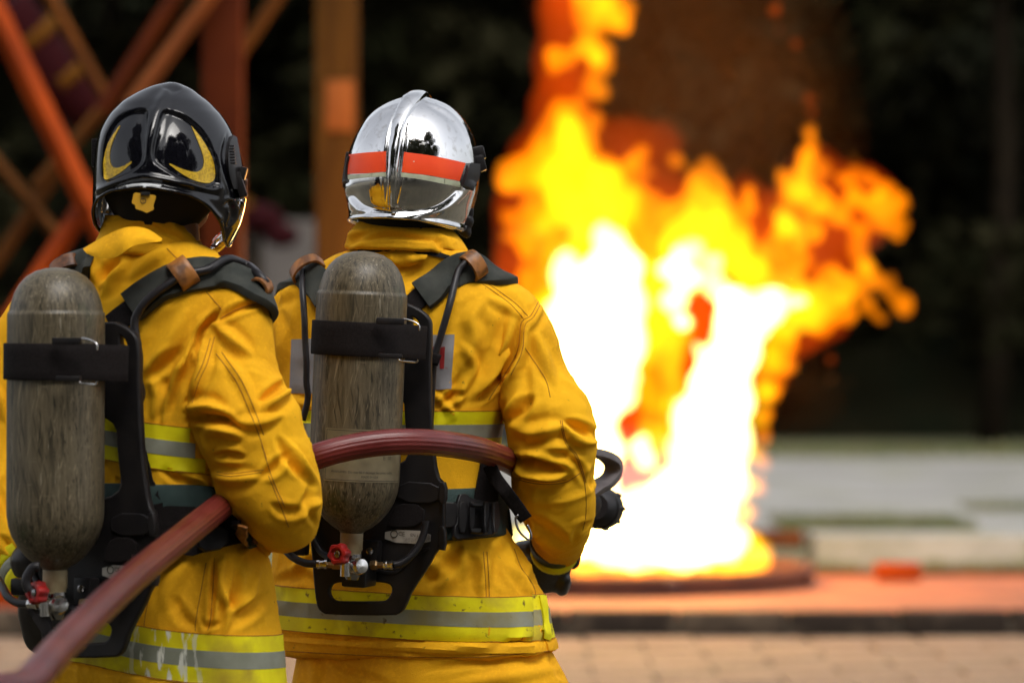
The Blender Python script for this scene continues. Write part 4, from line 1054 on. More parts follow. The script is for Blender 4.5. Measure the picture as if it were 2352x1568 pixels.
for k_, pts in [(5, [(1520, 290), (1640, 370), (1760, 460), (1850, 560)]), (5, [(1545, 280), (1665, 358), (1790, 450), (1880, 540)]), (5, [(1955, 440), (1900, 540), (1835, 590), (1810, 780), (1720, 950), (1600, 1140)]), (5, [(1975, 450), (1920, 550), (1860, 610), (1840, 790), (1760, 960)]),
                (5, [(1860, 770), (1950, 900), (2010, 1000), (2040, 1120)]), (7, [(525, 0), (545, 110), (580, 220), (650, 300), (700, 420), (735, 540), (750, 700), (745, 850), (720, 960)]), (7, [(540, 0), (558, 108), (592, 214), (664, 296), (714, 418), (748, 540)]), (7, [(170, 520), (300, 548), (450, 555), (580, 535), (700, 460)]), (7, [(170, 500), (300, 528), (450, 536), (580, 515)]),
                (6, [(1418, 720), (1430, 900), (1435, 1020)]), (6, [(1440, 720), (1452, 900), (1456, 1020)]), (6, [(1430, 1030), (1425, 1160), (1410, 1300)]), (6, [(1450, 1030), (1445, 1160), (1432, 1300)]), (6, [(1710, 1030), (1690, 1160), (1665, 1290)]), (6, [(1615, 700), (1660, 820), (1735, 930), (1755, 1020), (1752, 1290)]),
                (6, [(140, 1360), (600, 1385), (1000, 1398), (1400, 1398), (1880, 1355)]), (6, [(100, 1030), (500, 1055), (1000, 1080), (1400, 1090), (1700, 1090)][:0] or [(95, 988), (400, 1002)])]:
    seam(B2, Z(k_, pts), M['seam'], person2)

# ---------------- left-hand firefighter (black helmet)
Y1, W1, RT1 = 6.93, R_(32), .62
T1 = [(545, 290, 425, -.05), (562, 232, 466, -.05), (585, 200, 492, -.04), (610, 162, 525, -.02), (640, 125, 560), (690, 100, 578), (760, 88, 580), (850, 84, 570), (950, 86, 556), (1050, 90, 548), (1150, 94, 560), (1240, 96, 595), (1310, 97, 622), (1380, 96, 636), (1460, 94, 646), (1560, 94, 652), (1600, 95, 654)]
A1R = [(490, 680, 6.84, 66), (533, 712, 6.82, 76), (548, 765, 6.80, 72), (538, 850, 6.79, 92), (545, 920, 6.77, 108), (566, 980, 6.76, 116), (592, 1040, 6.76, 109), (616, 1098, 6.76, 111), (638, 1148, 6.77, 104), (648, 1186, 6.80, 86), (645, 1200, 6.90, 66), (635, 1190, 7.02, 52), (628, 1180, 7.14, 44)]
A1L = [(190, 670, 7.02, 60), (105, 720, 7.05, 74), (52, 790, 7.07, 78), (22, 900, 7.08, 82), (8, 1020, 7.07, 84), (6, 1130, 7.04, 80), (22, 1215, 7.0, 70), (52, 1285, 6.96, 58), (78, 1332, 6.94, 48)]
L1 = [[(500, 1560, 6.88, 150), (505, 1720, 6.86, 138), (520, 1950, 6.9, 112), (520, 2250, 6.85, 90), (520, 2420, 6.84, 80)], [(240, 1560, 7.02, 145), (215, 1760, 7.05, 130), (190, 2000, 7.1, 108), (190, 2250, 7.1, 90), (190, 2400, 7.1, 80)]]
S1 = []
def G_(k, pts, mm, w, mode='r', reg=None): S1.append((Z(k, pts), mm, w, mode, reg))
G_(3, [(900, 170), (820, 260), (740, 380)], 7, 12)
G_(3, [(840, 130), (770, 220), (700, 300)], -6, 10)
G_(3, [(640, 160), (680, 260), (740, 330)], 5, 12)
G_(3, [(1180, 60), (1050, 150), (920, 260)], 5, 14)
G_(3, [(1300, 560), (1180, 760), (1080, 900)], 6, 18)
G_(3, [(1250, 800), (1150, 900), (1060, 980)], -6, 12)
G_(3, [(1400, 700), (1320, 860), (1260, 1020), (1190, 1250)], 9, 13)
G_(3, [(1350, 850), (1290, 1000), (1230, 1160), (1190, 1290)], -9, 9)
G_(3, [(1550, 520), (1450, 640), (1385, 760), (1345, 850)], -12, 8)
G_(3, [(1440, 700), (1420, 800), (1410, 870)], -10, 7)
G_(3, [(1080, 1000), (1130, 1120), (1100, 1240)], 5, 14)
G_(3, [(760, 1080), (800, 1160), (780, 1240)], -4, 10)
# sleeve
G_(3, [(1560, 570), (1700, 490), (1860, 450)], -6, 8)
G_(3, [(1560, 620), (1640, 700), (1760, 800)], 8, 13)
G_(3, [(1880, 480), (1830, 620), (1880, 760)], -5, 12, 'r', 1)
G_(3, [(1480, 760), (1440, 900), (1370, 1080)], 7, 11)
G_(3, [(1640, 880), (1740, 1030), (1800, 1180)], 5, 12, 'r', 1)
G_(3, [(2040, 1010), (1960, 1080), (1870, 1130)], -7, 10, 'r', 1)
G_(3, [(2060, 1070), (1970, 1140), (1890, 1200)], 8, 11, 'r', 1)
G_(3, [(1340, 1290), (1440, 1262), (1560, 1272), (1680, 1330)], -15, 10, 'r', 1)
G_(3, [(1330, 1200), (1440, 1190), (1580, 1220)], 9, 13, 'r', 1)
G_(3, [(1480, 1370), (1580, 1350), (1700, 1390)], 9, 13, 'r', 1)
G_(3, [(1700, 1300), (1850, 1300), (1980, 1250)], 6, 12, 'r', 1)
G_(4, [(1400, 100), (1480, 92), (1560, 110)], -9, 8, 'r', 1)
G_(4, [(1380, 230), (1500, 250), (1640, 240)], 6, 12, 'r', 1)
G_(4, [(1840, 100), (1780, 170), (1700, 230)], -7, 10, 'r', 1)
G_(6, [(100, 10), (160, 120), (240, 220)], -7, 10, 'r', 1)
G_(6, [(200, 60), (250, 160), (330, 260)], 7, 10, 'r', 1)
G_(6, [(390, 390), (300, 430), (230, 520)], 5, 10, 'r', 1)
G_(6, [(300, 300), (280, 420), (330, 540)], -4, 9, 'r', 1)
G_(6, [(60, 420), (140, 460), (230, 450)], -5, 10, 'r', 1)
# left sleeve and lower coat
G_(4, [(0, 330), (30, 420), (45, 520)], -6, 9); G_(4, [(0, 620), (40, 660), (90, 720)], -7, 8)
G_(3, [(0, 1080), (25, 1200), (45, 1300)], 6, 10)
G_(4, [(1380, 780), (1370, 960), (1360, 1160), (1320, 1240)], -7, 6)
G_(4, [(1440, 780), (1430, 960), (1480, 1100), (1450, 1240)], 7, 9)
G_(4, [(1530, 850), (1520, 980), (1480, 1110)], -7, 9)
G_(4, [(1660, 880), (1600, 1020), (1480, 1110)], 6, 10)
G_(4, [(1720, 1000), (1640, 1080), (1540, 1180)], -5, 11)
G_(4, [(1560, 740), (1620, 700), (1700, 760)], 6, 9)
G_(4, [(1200, 800), (1120, 920), (1060, 1060)], 5, 16)
G_(4, [(1300, 1150), (1330, 1200), (1420, 1180)], -4, 6)
G_(4, [(1130, 1030), (1180, 1140), (1260, 1200)], -4, 12)
G_(4, [(420, 1440), (560, 1470), (700, 1490), (1000, 1520), (1400, 1560)], -4, 5, 'f')
G_(4, [(1060, 200), (1160, 260), (1280, 290)], -6, 9); G_(4, [(760, 250), (800, 300), (830, 340)], -5, 8); G_(4, [(1230, 240), (1300, 260), (1350, 300)], 6, 8)
V1, Fc1, reg1 = jacket(T1, Y1, W1, RT1, [A1R, A1L], S1, None, 11)
person1 = make_person('firefighter in yellow coat and black helmet, seen from behind, hose under the arm', T1, Y1, W1, RT1, [A1R, A1L], (385, 385, 6.90, R_(20)), L1, 'two firefighters', None)
mkobj('jacket', V1, Fc1, M['fabric'], person1)
B1 = bvh_of(V1, Fc1)
trousers([(1520, 120, 630), (1600, 118, 640), (1680, 125, 640), (1740, 180, 580)], Y1, W1, .62, L1, person1, [])
CV1 = collar([(592, 232, 474, -.12), (585, 226, 478, -.12), (570, 228, 474, -.12), (550, 236, 464, -.12), (525, 241, 450, -.10), (498, 243, 436, -.05)], 6.90, R_(26), .92, M['fabric'], 'collar', person1,
   [(Z(1, [(755, 1160), (900, 1150), (1070, 1150), (1200, 1160), (1330, 1200)]), 3, 5, 'f'), (Z(1, [(880, 1200), (1050, 1185), (1180, 1230), (1250, 1260), (1330, 1330)]), -7, 5), (Z(1, [(1080, 1165), (1085, 1190), (1085, 1240)]), -3, 3), (Z(1, [(1200, 1170), (1330, 1260), (1430, 1370)]), 6, 9), (Z(1, [(1380, 1180), (1420, 1300), (1470, 1400)]), -4, 7)], seed=8)
BC1 = bvh_of(np.vstack([V1, CV1[0]]), Fc1 + [tuple(i + len(V1) for i in f) for f in CV1[1]])
def free_flap(top, bot, ys, name, parent, n=26, k=10, out=.02):
    A, Bq, Yq = cr(top, n), cr(bot, n), np.interp(np.linspace(0, 1, n), np.linspace(0, 1, len(ys)), ys); rows = []
    for t in np.linspace(0, 1, k):
        rows.append([P(*(A[i] * (1 - t) + Bq[i] * t), Yq[i] - out * t - .008 * math.sin(t * math.pi) - .004 * math.sin(i * .55) * t) for i in range(n)])
    return sheet(rows, M['fabric'], name, parent, .005)
free_flap(Z(1, [(590, 1345), (740, 1258), (900, 1192), (1040, 1200), (1158, 1270)]), Z(1, [(615, 1378), (710, 1412), (830, 1402), (960, 1322), (1150, 1292)]), [6.82, 6.77, 6.745, 6.74, 6.75], 'collar_flap', person1, out=.03)
ax1 = P(345, 950, Y1)
tri_band(B1, ax1.x, ax1.y, z_(1500, 6.72), .0865, -.10, M['lime_paint'], M['silver_paint'], person1)
tri_band(B1, ax1.x, ax1.y, z_(1022, 6.72), .078, -.10, M['lime'], M['silver'], person1, rmax=.275)
for k_, pts in [(3, [(1530, 690), (1475, 880), (1420, 1000), (1370, 1160)]), (3, [(1500, 700), (1445, 880), (1390, 1000)]), (3, [(1540, 810), (1680, 1000), (1770, 1200), (1850, 1400), (1900, 1560)]), (3, [(1580, 800), (1720, 1000), (1810, 1200), (1880, 1390)]), (3, [(1470, 370), (1560, 470), (1580, 500)]), (3, [(1570, 560), (1700, 490), (1870, 445)]), (3, [(1190, 60), (1260, 130), (1300, 150)]),
                (4, [(1400, 205), (1500, 215), (1700, 190)]), (4, [(1400, 222), (1500, 232), (1690, 208)]), (4, [(1690, 30), (1760, 250), (1840, 430)]), (4, [(1330, 790), (1300, 960), (1265, 1160), (1262, 1230)]), (4, [(1385, 760), (1375, 960), (1360, 1150), (1340, 1240)]), (4, [(960, 1030), (940, 1120), (930, 1200)]), (6, [(30, 230), (90, 380), (160, 560)])]:
    seam(B1, Z(k_, pts), M['seam'], person1)
# cuff tape of the left sleeve
aL = [P(x, y, Y) for x, y, Y, r in A1L[-3:]]; dL = (aL[2] - aL[0]).normalized()
for nm, f0, f1, m in (('cuff_stripe', .50, .68, 'lime'), ('cuff_stripe', .68, .84, 'silver'), ('cuff_stripe', .84, 1.03, 'lime')):
    A, B = aL[0].lerp(aL[2], f0), aL[0].lerp(aL[2], f1); V, Fc = tube([A, B], [(.058 - .012 * f0) * 1.03, (.058 - .012 * f1) * 1.03], 30, 4); mkobj(nm, V, Fc, M[m], person1)
# ------------------------------------------------------------------ breathing apparatus (one make, carried by both)
def frame_of(px, py, Y, yaw, roll):
    u = Vector((math.cos(yaw), -math.sin(yaw), 0)); f = Vector((math.sin(yaw), math.cos(yaw), 0)); z = Vector((0, 0, 1))
    v = (z * math.cos(roll) + u * math.sin(roll)).normalized(); uu = (u * math.cos(roll) - z * math.sin(roll)).normalized()
    m = Matrix((uu, f, v)).transposed().to_4x4(); m.translation = P(px, py, Y); return m
FR2 = frame_of(822, 900, 7.13, R_(16), R_(2.6)); FR1 = frame_of(128, 961, 6.66, R_(30), R_(0.3)); IN2 = FR2.inverted()
def LO(px, py, y):
    """where the sight line through a measured point meets the plane y = const of the right-hand set's own frame"""
    a = IN2 @ EYE; b = IN2 @ P(px, py, 7.13); t = (y - a.y) / (b.y - a.y); return a + (b - a) * t
def LZ(k, pts, y): return [LO(p[0], p[1], p[2] if len(p) > 2 else y) for p in Z(k, pts)]

ba = []
for fr_, lab, ps in ((FR2, 'breathing apparatus with scuffed air cylinder on the chrome-helmeted firefighter', person2), (FR1, 'breathing apparatus with scuffed air cylinder on the black-helmeted firefighter', person1)):
    t = bpy.data.objects.new('breathing_apparatus', None); COL.objects.link(t); t.matrix_basis = fr_; WORLD[t.name] = fr_.copy(); tag(t, lab, 'breathing apparatus', 'breathing apparatus sets'); ba.append(t)
def gear(name, V, Fc, m, par=None, smooth=True, sharp=45):
    """a piece in the set's own frame, made once and shared by both sets"""
    o = mkobj(name, V, Fc, m, par[0] if par else ba[0], FR2, smooth, sharp); q = place(name, o.data, par[1] if par else ba[1], FR1); return (o, q)
def gtube(name, pts, r, m, par=None, seg=10, n=40, **k): return gear(name, *tube(pts, r, seg, n, **k), m, par)
def gbox(name, c, s, m, par=None, rot=None, bev=.15):
    o = bbox_obj(name, c, s, m, par[0] if par else ba[0], rot, FR2, bev); q = place(name, o.data, par[1] if par else ba[1], FR1); return (o, q)

prof = [(.0005, .262), (.018, .2605), (.036, .2555), (.052, .246), (.064, .233), (.0725, .218), (.078, .201), (.0806, .189), (.0812, .1855), (.0838, .183), (.0843, .179), (.0846, .16), (.0846, -.15), (.0842, -.168), (.0815, -.186), (.076, -.203), (.066, -.221), (.052, -.238), (.037, -.2505), (.024, -.258), (.021, -.262)]
pz = np.array(prof); q = []
for i in range(len(pz) - 1):
    k = max(1, int(np.hypot(*(pz[i + 1] - pz[i])) / .02))
    for j in range(k): q.append(tuple(pz[i] + (pz[i + 1] - pz[i]) * j / k))
q.append(prof[-1])
cyl = gear('air_cylinder', *lathe(q, 64), M['tank'], sharp=None)
gear('cylinder_neck', *lathe([(.0205, -.258), (.0215, -.262), (.0215, -.292), (.019, -.296), (.019, -.302)], 28), M['tank_neck'])
# retaining strap with its wire buckle
def arcpt(a, r, z): return (math.cos(R_(a)) * r, math.sin(R_(a)) * r, z)
cs = [(-.100, .075, .099), (-.094, .03, .099)] + [arcpt(a, .0885, .099) for a in range(190, 351, 16)] + [(.097, .02, .097), (.108, .062, .096)]
ns = [(-1, 0, 0), (-1, -.1, 0)] + [arcpt(a, 1, 0) for a in range(190, 351, 16)] + [(1, -.5, 0), (1, -.4, 0)]
V_ = ribbon(cs, ns, .063, .0045, M['web'], 'cylinder_strap', ba[0], 60, FR2); o_ = place('cylinder_strap', V_.data, ba[1], FR1); stp = (V_, o_)
def tw(zpts, dy): return [Vector((p.x, p.y, p.z)) for p in LZ(5, zpts, dy)]
gtube('wire_buckle', tw([(975, 605), (970, 580), (990, 563), (1040, 572), (1085, 590), (1106, 612), (1106, 645)], -.062), .0018, M['steel'], stp)
gtube('wire_buckle', tw([(968, 828), (958, 848), (975, 860), (1040, 868), (1085, 870), (1100, 852)], -.062), .0018, M['steel'], stp)
c = LZ(5, [(900, 578)], -.08)[0]; gbox('buckle_tab', c, (.052, .010, .012), M['black'], stp, Matrix.Rotation(R_(20), 3, 'Z'), .3)
c = LZ(5, [(900, 826)], -.078)[0]; gbox('buckle_tab', c, (.045, .010, .009), M['black'], stp, Matrix.Rotation(R_(20), 3, 'Z'), .3)
# back plate with carrying handle
out = [(930, 700), (946, 705), (967, 716), (984, 731), (989, 748), (986, 860), (990, 1000), (1002, 1095), (1018, 1112), (1018, 1250), (1000, 1262), (981, 1300), (944, 1352), (929, 1390), (920, 1402), (906, 1408), (754, 1406), (740, 1399), (733, 1386), (727, 1330), (722, 1262), (716, 1200), (722, 1110), (742, 1000), (742, 860), (737, 748), (742, 732), (757, 717), (778, 706), (795, 700)]
def lo2(pts, y): return [(LO(a, b, y).x, LO(a, b, y).z) for a, b in pts]
hole = Z(6, [(430, 925), (460, 905), (560, 898), (700, 898), (800, 905), (835, 925), (848, 960), (835, 1005), (805, 1040), (770, 1052), (500, 1052), (455, 1045), (425, 1015), (415, 970)])
tri = Z(5, [(1046, 520), (1100, 548), (1128, 590), (1128, 650), (1046, 640)])
def chaikin(p, k=2):
    p = np.array(p)
    for _ in range(k): p = np.stack([p * .75 + np.roll(p, -1, 0) * .25, p * .25 + np.roll(p, -1, 0) * .75], 1).reshape(-1, 2)
    return p
MX = Matrix.Rotation(R_(90), 4, 'X')   # plate drawn in X/Z
def gplate(name, outl, holes, y, ext, bev, m, par=None):
    cu = [chaikin(lo2(outl, y), 1)] + [chaikin(lo2(h, y), 2) for h in holes]
    pr = par[0] if par else ba[0]
    o = plate2d(cu[0], cu[1:], ext, bev, name, m, pr, FR2)
    me = o.data; V = np.empty(len(me.vertices) * 3); me.vertices.foreach_get('co', V); V = V.reshape(-1, 3); V = np.stack([V[:, 0], y - V[:, 2], V[:, 1]], 1); me.vertices.foreach_set('co', V.ravel()); me.update()
    # mirrored axis: turn faces back out
    me.flip_normals() if False else None
    q = place(name, me, par[1] if par else ba[1], FR1); return (o, q)
mid = [(792, 892), (934, 892), (937, 985), (948, 1078), (770, 1078), (786, 985)]
bp2 = gplate('back_plate', out, [hole, tri, mid], .098, .016, .004, M['black'])
gplate('rib', Z(6, [(720, 830), (800, 850), (860, 850), (960, 730), (1060, 690), (1066, 700), (970, 742), (866, 862), (795, 862), (715, 842)]), [], .0885, .004, .001, M['black'], bp2)
gplate('hip_panel', Z(6, [(870, 270), (1140, 285), (1145, 400), (870, 395)]), [], .087, .008, .002, M['black'], bp2)
gplate('hip_panel', Z(6, [(860, 415), (1030, 420), (1025, 550), (800, 560), (820, 500)]), [], .088, .008, .002, M['web'], bp2)
gplate('hinge', Z(6, [(1140, 280), (1172, 280), (1172, 400), (1140, 400)]), [], .083, .014, .003, M['black'], bp2)
gplate('hinge', Z(6, [(1135, 565), (1168, 565), (1168, 700), (1135, 695)]), [], .083, .014, .003, M['black'], bp2)
lp = gplate('rating_label', Z(6, [(785, 573), (1078, 590), (1072, 672), (780, 655)]), [], .0885, .002, .0004, M['plate_label'], bp2)
def gtext(body, k, zx, zy, size, y, m, name, par):
    V, Fc = text_mesh(body, 1.0); c = LZ(k, [(zx, zy)], y)[0]; V = np.stack([c.x + V[:, 0] * size, np.full(len(V), y), c.z + V[:, 1] * size - V[:, 0] * size * .04], 1)
    gear(name, V, Fc, m, None, False)
gtext('CE', 6, 888, 605, .011, .0868, M['ink'], 'print', lp); gtext('EN 137', 6, 985, 615, .008, .0868, M['ink'], 'print', lp)
for i in range(3): gtext('-- --- ----- --', 6, 950, 632 + i * 9, .0045, .0868, M['ink'], 'print', lp)
a_ = np.linspace(0, 2 * math.pi, 20, endpoint=False); c = LZ(6, [(840, 604)], .0868)[0]
gtube('print', [(c.x + math.cos(t) * .0065, .0868, c.z + math.sin(t) * .0065) for t in np.append(a_, 0)], .0009, M['ink'], None, 6, 24)
# valve, hand wheel, fittings
def along(c, d, prof, seg=24):
    V, Fc = lathe(prof, seg); R = Vector((0, 0, 1)).rotation_difference(Vector(d)).to_matrix(); return np.array([tuple(R @ Vector(v) + Vector(c)) for v in V]), Fc
vb = LZ(6, [(575, 770)], .0)[0]
val = gear('valve', *along((vb.x, 0, -.300), (0, 0, -1), [(.0005, 0), (.017, 0), (.0175, .01), (.0155, .012), (.0155, .04), (.012, .048), (.0005, .05)]), M['steel_dark'])
gear('valve_cap', *along((vb.x + .012, -.012, -.322), (.75, -.62, .1), [(.0005, -.01), (.0155, -.01), (.0165, .0), (.0165, .012), (.013, .018), (.0005, .02)]), M['steel'], val)
c = LZ(6, [(490, 735)], -.035)[0]; kd = Vector((-.22, -1, .05)).normalized(); V, Fc = lathe([(.0005, -.012), (.012, -.012), (.0185, -.008), (.0195, 0), (.0195, .008), (.0175, .013), (.0125, .014), (.0110, .0095), (.0075, .0085), (.0005, .0085)], 60)
a = np.arctan2(V[:, 1], V[:, 0]); rr = np.hypot(V[:, 0], V[:, 1]); k = 1 + .10 * np.cos(a * 6) * (rr > .015); V[:, 0] *= k; V[:, 1] *= k
Rq = Vector((0, 0, 1)).rotation_difference(kd).to_matrix(); V = np.array([tuple(Rq @ Vector(v) + c) for v in V]); gear('hand_wheel', V, Fc, M['knob'])
gear('wheel_nut', *along(c + kd * .008, kd, [(.0005, -.002), (.0065, -.002), (.0065, .003), (.005, .004), (.0005, .004)], 18), M['steel_dark'])
gear('valve_stem', *along(c - kd * .04, kd, [(.0005, 0), (.008, 0), (.008, .03), (.0005, .031)], 16), M['steel_dark'])
p0, p1 = LZ(6, [(527, 790), (525, 878)], -.03); gtube('outlet_stub', [p0, p1], .0098, M['steel'], None, 16, 4)
p0, p1 = LZ(6, [(345, 800), (412, 800)], .02); gtube('hose_fitting', [p0, p0.lerp(p1, .3), p0.lerp(p1, .32), p0.lerp(p1, .7), p0.lerp(p1, .72), p1], [.0088, .0088, .0078, .0078, .0092, .0092], M['steel'], None, 16)
p0, p1 = LZ(6, [(775, 805), (838, 805)], .04); gtube('hose_fitting', [p0, p0.lerp(p1, .3), p0.lerp(p1, .32), p0.lerp(p1, .7), p0.lerp(p1, .72), p1], [.0088, .0088, .0078, .0078, .0092, .0092], M['steel'], None, 16)
M['brass'] = mat('tarnished_brass', (0.30, 0.20, 0.10), 0.35, 0.9)
p0, p1 = LZ(6, [(690, 805), (775, 805)], .04); gtube('brass_union', [p0, p0.lerp(p1, .45), p0.lerp(p1, .5), p1], [.0095, .0095, .0065, .0065], M['brass'], None, 6)
p0, p1 = LZ(6, [(412, 803), (520, 808)], .02); gtube('brass_union', [p0, p0.lerp(p1, .3), p0.lerp(p1, .35), p1], [.0065, .0065, .0085, .0085], M['brass'], None, 6)
c = LZ(6, [(615, 880)], .05)[0]; gbox('valve_bracket', c, (.048, .07, .036), M['black'])
c = LZ(6, [(690, 745)], .07)[0]; gbox('reducer_block', c, (.036, .03, .058), M['black'])
c = LZ(6, [(688, 715)], .05)[0]; gear('reducer_screw', *along(c, (0, -1, 0), [(.0005, 0), (.007, 0), (.007, .006), (.004, .007), (.0005, .007)], 14), M['steel_dark'])
gtube('pressure_hose', LZ(6, [(1045, 520, .07), (1035, 590, .068), (1000, 680, .062), (940, 755, .052), (880, 795, .044), (838, 805, .04)], .06), .0072, M['rubber'])
gtube('pressure_hose', LZ(6, [(300, 560, .075), (330, 650, .072), (370, 720, .06), (430, 760, .04)], .06), .0068, M['rubber'])
gtube('pressure_hose', LZ(6, [(60, 640, .07), (120, 690, .05), (180, 750, .03), (260, 790, .022), (345, 800, .02)], .05), .0072, M['rubber'])
c = LZ(6, [(232, 690)], .07)[0]; gbox('hose_clip', c, (.03, .03, .03), M['black'])
# the label and its print, only on the right-hand cylinder
def bent(a0, a1, z0, z1, r, m, name, n=26):
    G = [[arcpt(a, r, z) for a in np.linspace(a0, a1, n)] for z in (z0, z1)]
    V = np.array(G).reshape(-1, 3); Vi = V * np.array([.985, .985, 1]); o = len(V); Fc = []
    for j in range(n - 1):
        Fc += [(j, j + 1, n + j + 1, n + j), (o + j + 1, o + j, o + n + j, o + n + j + 1), (j + 1, j, o + j, o + j + 1), (n + j, n + j + 1, o + n + j + 1, o + n + j)]
    return mkobj(name, V, Fc, m, cyl[0], FR2)
bent(-113, 4, -.163, -.066, .0852, M['label'], 'cylinder_label')
for a0, a1, z0, z1 in ((-111, 2, -.1605, -.1595), (-111, 2, -.0695, -.0685), (-111, -110.3, -.1605, -.0685)): bent(a0, a1, z0, z1, .0855, M['ink'], 'label_rule')
def btext(body, size, ac, zc):
    V, Fc = text_mesh(body, size); q = [arcpt(ac + math.degrees(v[0] / .0857), .0857, zc + v[1]) for v in V]; mkobj('label_print', q, Fc, M['ink'], cyl[0], FR2, False)
btext('WARNING: Do not fill if damage becomes visible', .0062, -60, -.145); btext('MADE IN USA', .0055, -52, -.153); btext('E: 10', .010, -28, -.118); btext('SERVICE PRESSURE', .006, -75, -.08)

# ---------------- straps and hoses that lie on each coat
def pad(b, pts, w, m, name, par, off=.007, th=.014, n=40, puff=.25):
    C, N = on(b, pts, off); return ribbon(C, N, w, th, m, name, par, n, None, puff)
def lay(b, pts, r, m, name, par, off, n=60, seg=12):
    C, N = on(b, pts, off); V, Fc = tube(C, r, seg, n); return mkobj(name, V, Fc, m, par)
b2, b1 = ba
pad(B2, Z(5, [(1120, 405), (1180, 365), (1260, 305), (1340, 245), (1420, 205), (1520, 215), (1620, 250), (1690, 275)]) + [(1145, 655, 7.5), (1140, 670, 7.58), (1130, 720, 7.66)], .062, M['pad'], 'shoulder_pad', b2)
pad(B2, Z(5, [(1020, 500), (1070, 450), (1120, 405), (1160, 375)]), .040, M['web'], 'webbing', b2, .004, .004)
pad(B2, Z(5, [(470, 420), (420, 350), (360, 290), (300, 255), (245, 250)]) + [(672, 645, 7.60), (690, 680, 7.68), (720, 740, 7.7)], .062, M['pad'], 'shoulder_pad', b2)
ll = M['leather']
def loop(b, pts, w, m, par, hgt, name='leather_loop', lean=0.0):
    """a leather keeper arched over the pad: pts are its two feet and the pad point between them"""
    h, n = hit(b, *pts[1][:2])
    if h is None: h, n, _, _ = b.find_nearest(P(*pts[1]))
    n = (n + Vector((0, -lean, 0))).normalized(); Yc = h.y; a, c = P(pts[0][0], pts[0][1], Yc), P(pts[2][0], pts[2][1], Yc); D = c - a; D -= n * D.dot(n); L = D.length / 2; D.normalize(); C, N = [], []
    for t in np.linspace(-1, 1, 9):
        C.append(h + D * L * math.sin(t * math.pi / 2) * 1.0 + n * (.006 + hgt * math.cos(t * math.pi / 2) ** .6)); N.append(D * math.sin(t * math.pi / 2) + n * (math.cos(t * math.pi / 2) + .15))
    return ribbon(C, N, w, .005, m, name, par, 28)
def flatplate(b, outl, off, th, m, name, par, bev=.002):
    """stiff plate standing on the cloth, its face square to the mean surface"""
    hs = [hit(b, *p) for p in outl]; hs = [h for h in hs if h[0]]; n = sum((h[1] for h in hs), Vector()).normalized(); c = sum((h[0] for h in hs), Vector()) / len(hs); c = c + n * off
    u = Vector((0, 0, 1)).cross(n).normalized(); v = n.cross(u); q = []
    for p in outl:
        d = (P(p[0], p[1], 5) - EYE).normalized(); t = (c - EYE).dot(n) / d.dot(n); w = EYE + d * t - c; q.append((w.dot(u), w.dot(v)))
    mw = Matrix((u, v, n)).transposed().to_4x4(); mw.translation = c
    return plate2d(chaikin(q, 1), [], th, bev, name, m, par, mw)
loop(B2, Z(5, [(1395, 100), (1465, 195), (1512, 262)]), .030, ll, b2, .030, lean=.3)
loop(B2, Z(5, [(255, 262), (340, 250), (470, 150)]), .024, ll, b2, .034, lean=.2)
lay(B2, Z(5, [(1440, 130), (1405, 170), (1372, 280), (1322, 480), (1262, 680), (1218, 830), (1192, 1000), (1172, 1200), (1160, 1340)]) + Z(6, [(1068, 95), (1052, 300), (1045, 400), (1044, 520)]), .0068, M['rubber'], 'shoulder_hose', b2, .024)
lay(B2, Z(5, [(330, 175), (318, 260), (322, 400), (332, 560), (338, 700), (345, 850), (346, 1000), (345, 1150), (340, 1290)]), .0062, M['rubber'], 'shoulder_hose', b2, .022)
lay(B2, Z(5, [(1100, 828), (1180, 832), (1250, 842)]), .001, M['web'], 'stitching', b2, .03)
pad(B2, Z(5, [(1110, 822), (1170, 826), (1225, 835), (1255, 845)]), .022, M['web'], 'hose_keeper', b2, .034, .004)
# hip belt
wp = pad(B2, Z(6, [(1090, 480), (1200, 482), (1320, 478), (1440, 470), (1530, 462)]) + [(1172, 1175, 7.45), (1160, 1172, 7.6), (1080, 1170, 7.72), (950, 1168, 7.75)], .098, M['teal'], 'hip_belt', b2, .006, .012, 50)
flatplate(B2, Z(6, [(1245, 362), (1300, 352), (1320, 385), (1470, 412), (1505, 400), (1510, 600), (1380, 622), (1300, 632), (1225, 642), (1225, 560), (1245, 540)]), .024, .014, M['black'], 'belt_buckle', b2)
flatplate(B2, Z(6, [(1140, 405), (1260, 410), (1260, 555), (1140, 560)]), .020, .010, M['black'], 'belt_buckle', b2)
for x0, x1 in ((1262, 1300), (1330, 1352), (1420, 1442), (1478, 1505)):
    flatplate(B2, Z(6, [(x0, 405), (x1, 405), (x1, 590), (x0, 595)]), .033, .008, M['black'], 'buckle_rib', b2)
for y0, y1 in ((408, 424), (575, 596)):
    flatplate(B2, Z(6, [(1340, y0), (1432, y0), (1432, y1), (1340, y1)]), .034, .008, M['black'], 'buckle_rib', b2)
strip(B2, Z(6, [(1382, 80), (1470, 80)]), Z(6, [(1335, 395), (1465, 415)]), M['web'], 'webbing', b2, n=6, k=20, off=.016, thick=.004)
strip(B2, Z(6, [(1548, 345), (1605, 338)]), Z(6, [(1560, 622), (1618, 628)]), M['leather'], 'belt_tab', b2, n=5, k=14, off=.016, thick=.005)
strip(B2, Z(6, [(1535, 335), (1556, 335)]), Z(6, [(1545, 650), (1620, 652)]), M['web'], 'belt_edge', b2, n=5, k=14, off=.012, thick=.006)
C = [P(x, y, Y) for (x, y), Y in zip(Z(6, [(1455, 160), (1500, 250), (1560, 330), (1620, 410), (1690, 510)]), (7.22, 7.22, 7.22, 7.24, 7.26))]
ribbon(C, [(-.2, -1, .25)] * 5, .026, .004, M['web'], 'webbing', b2)
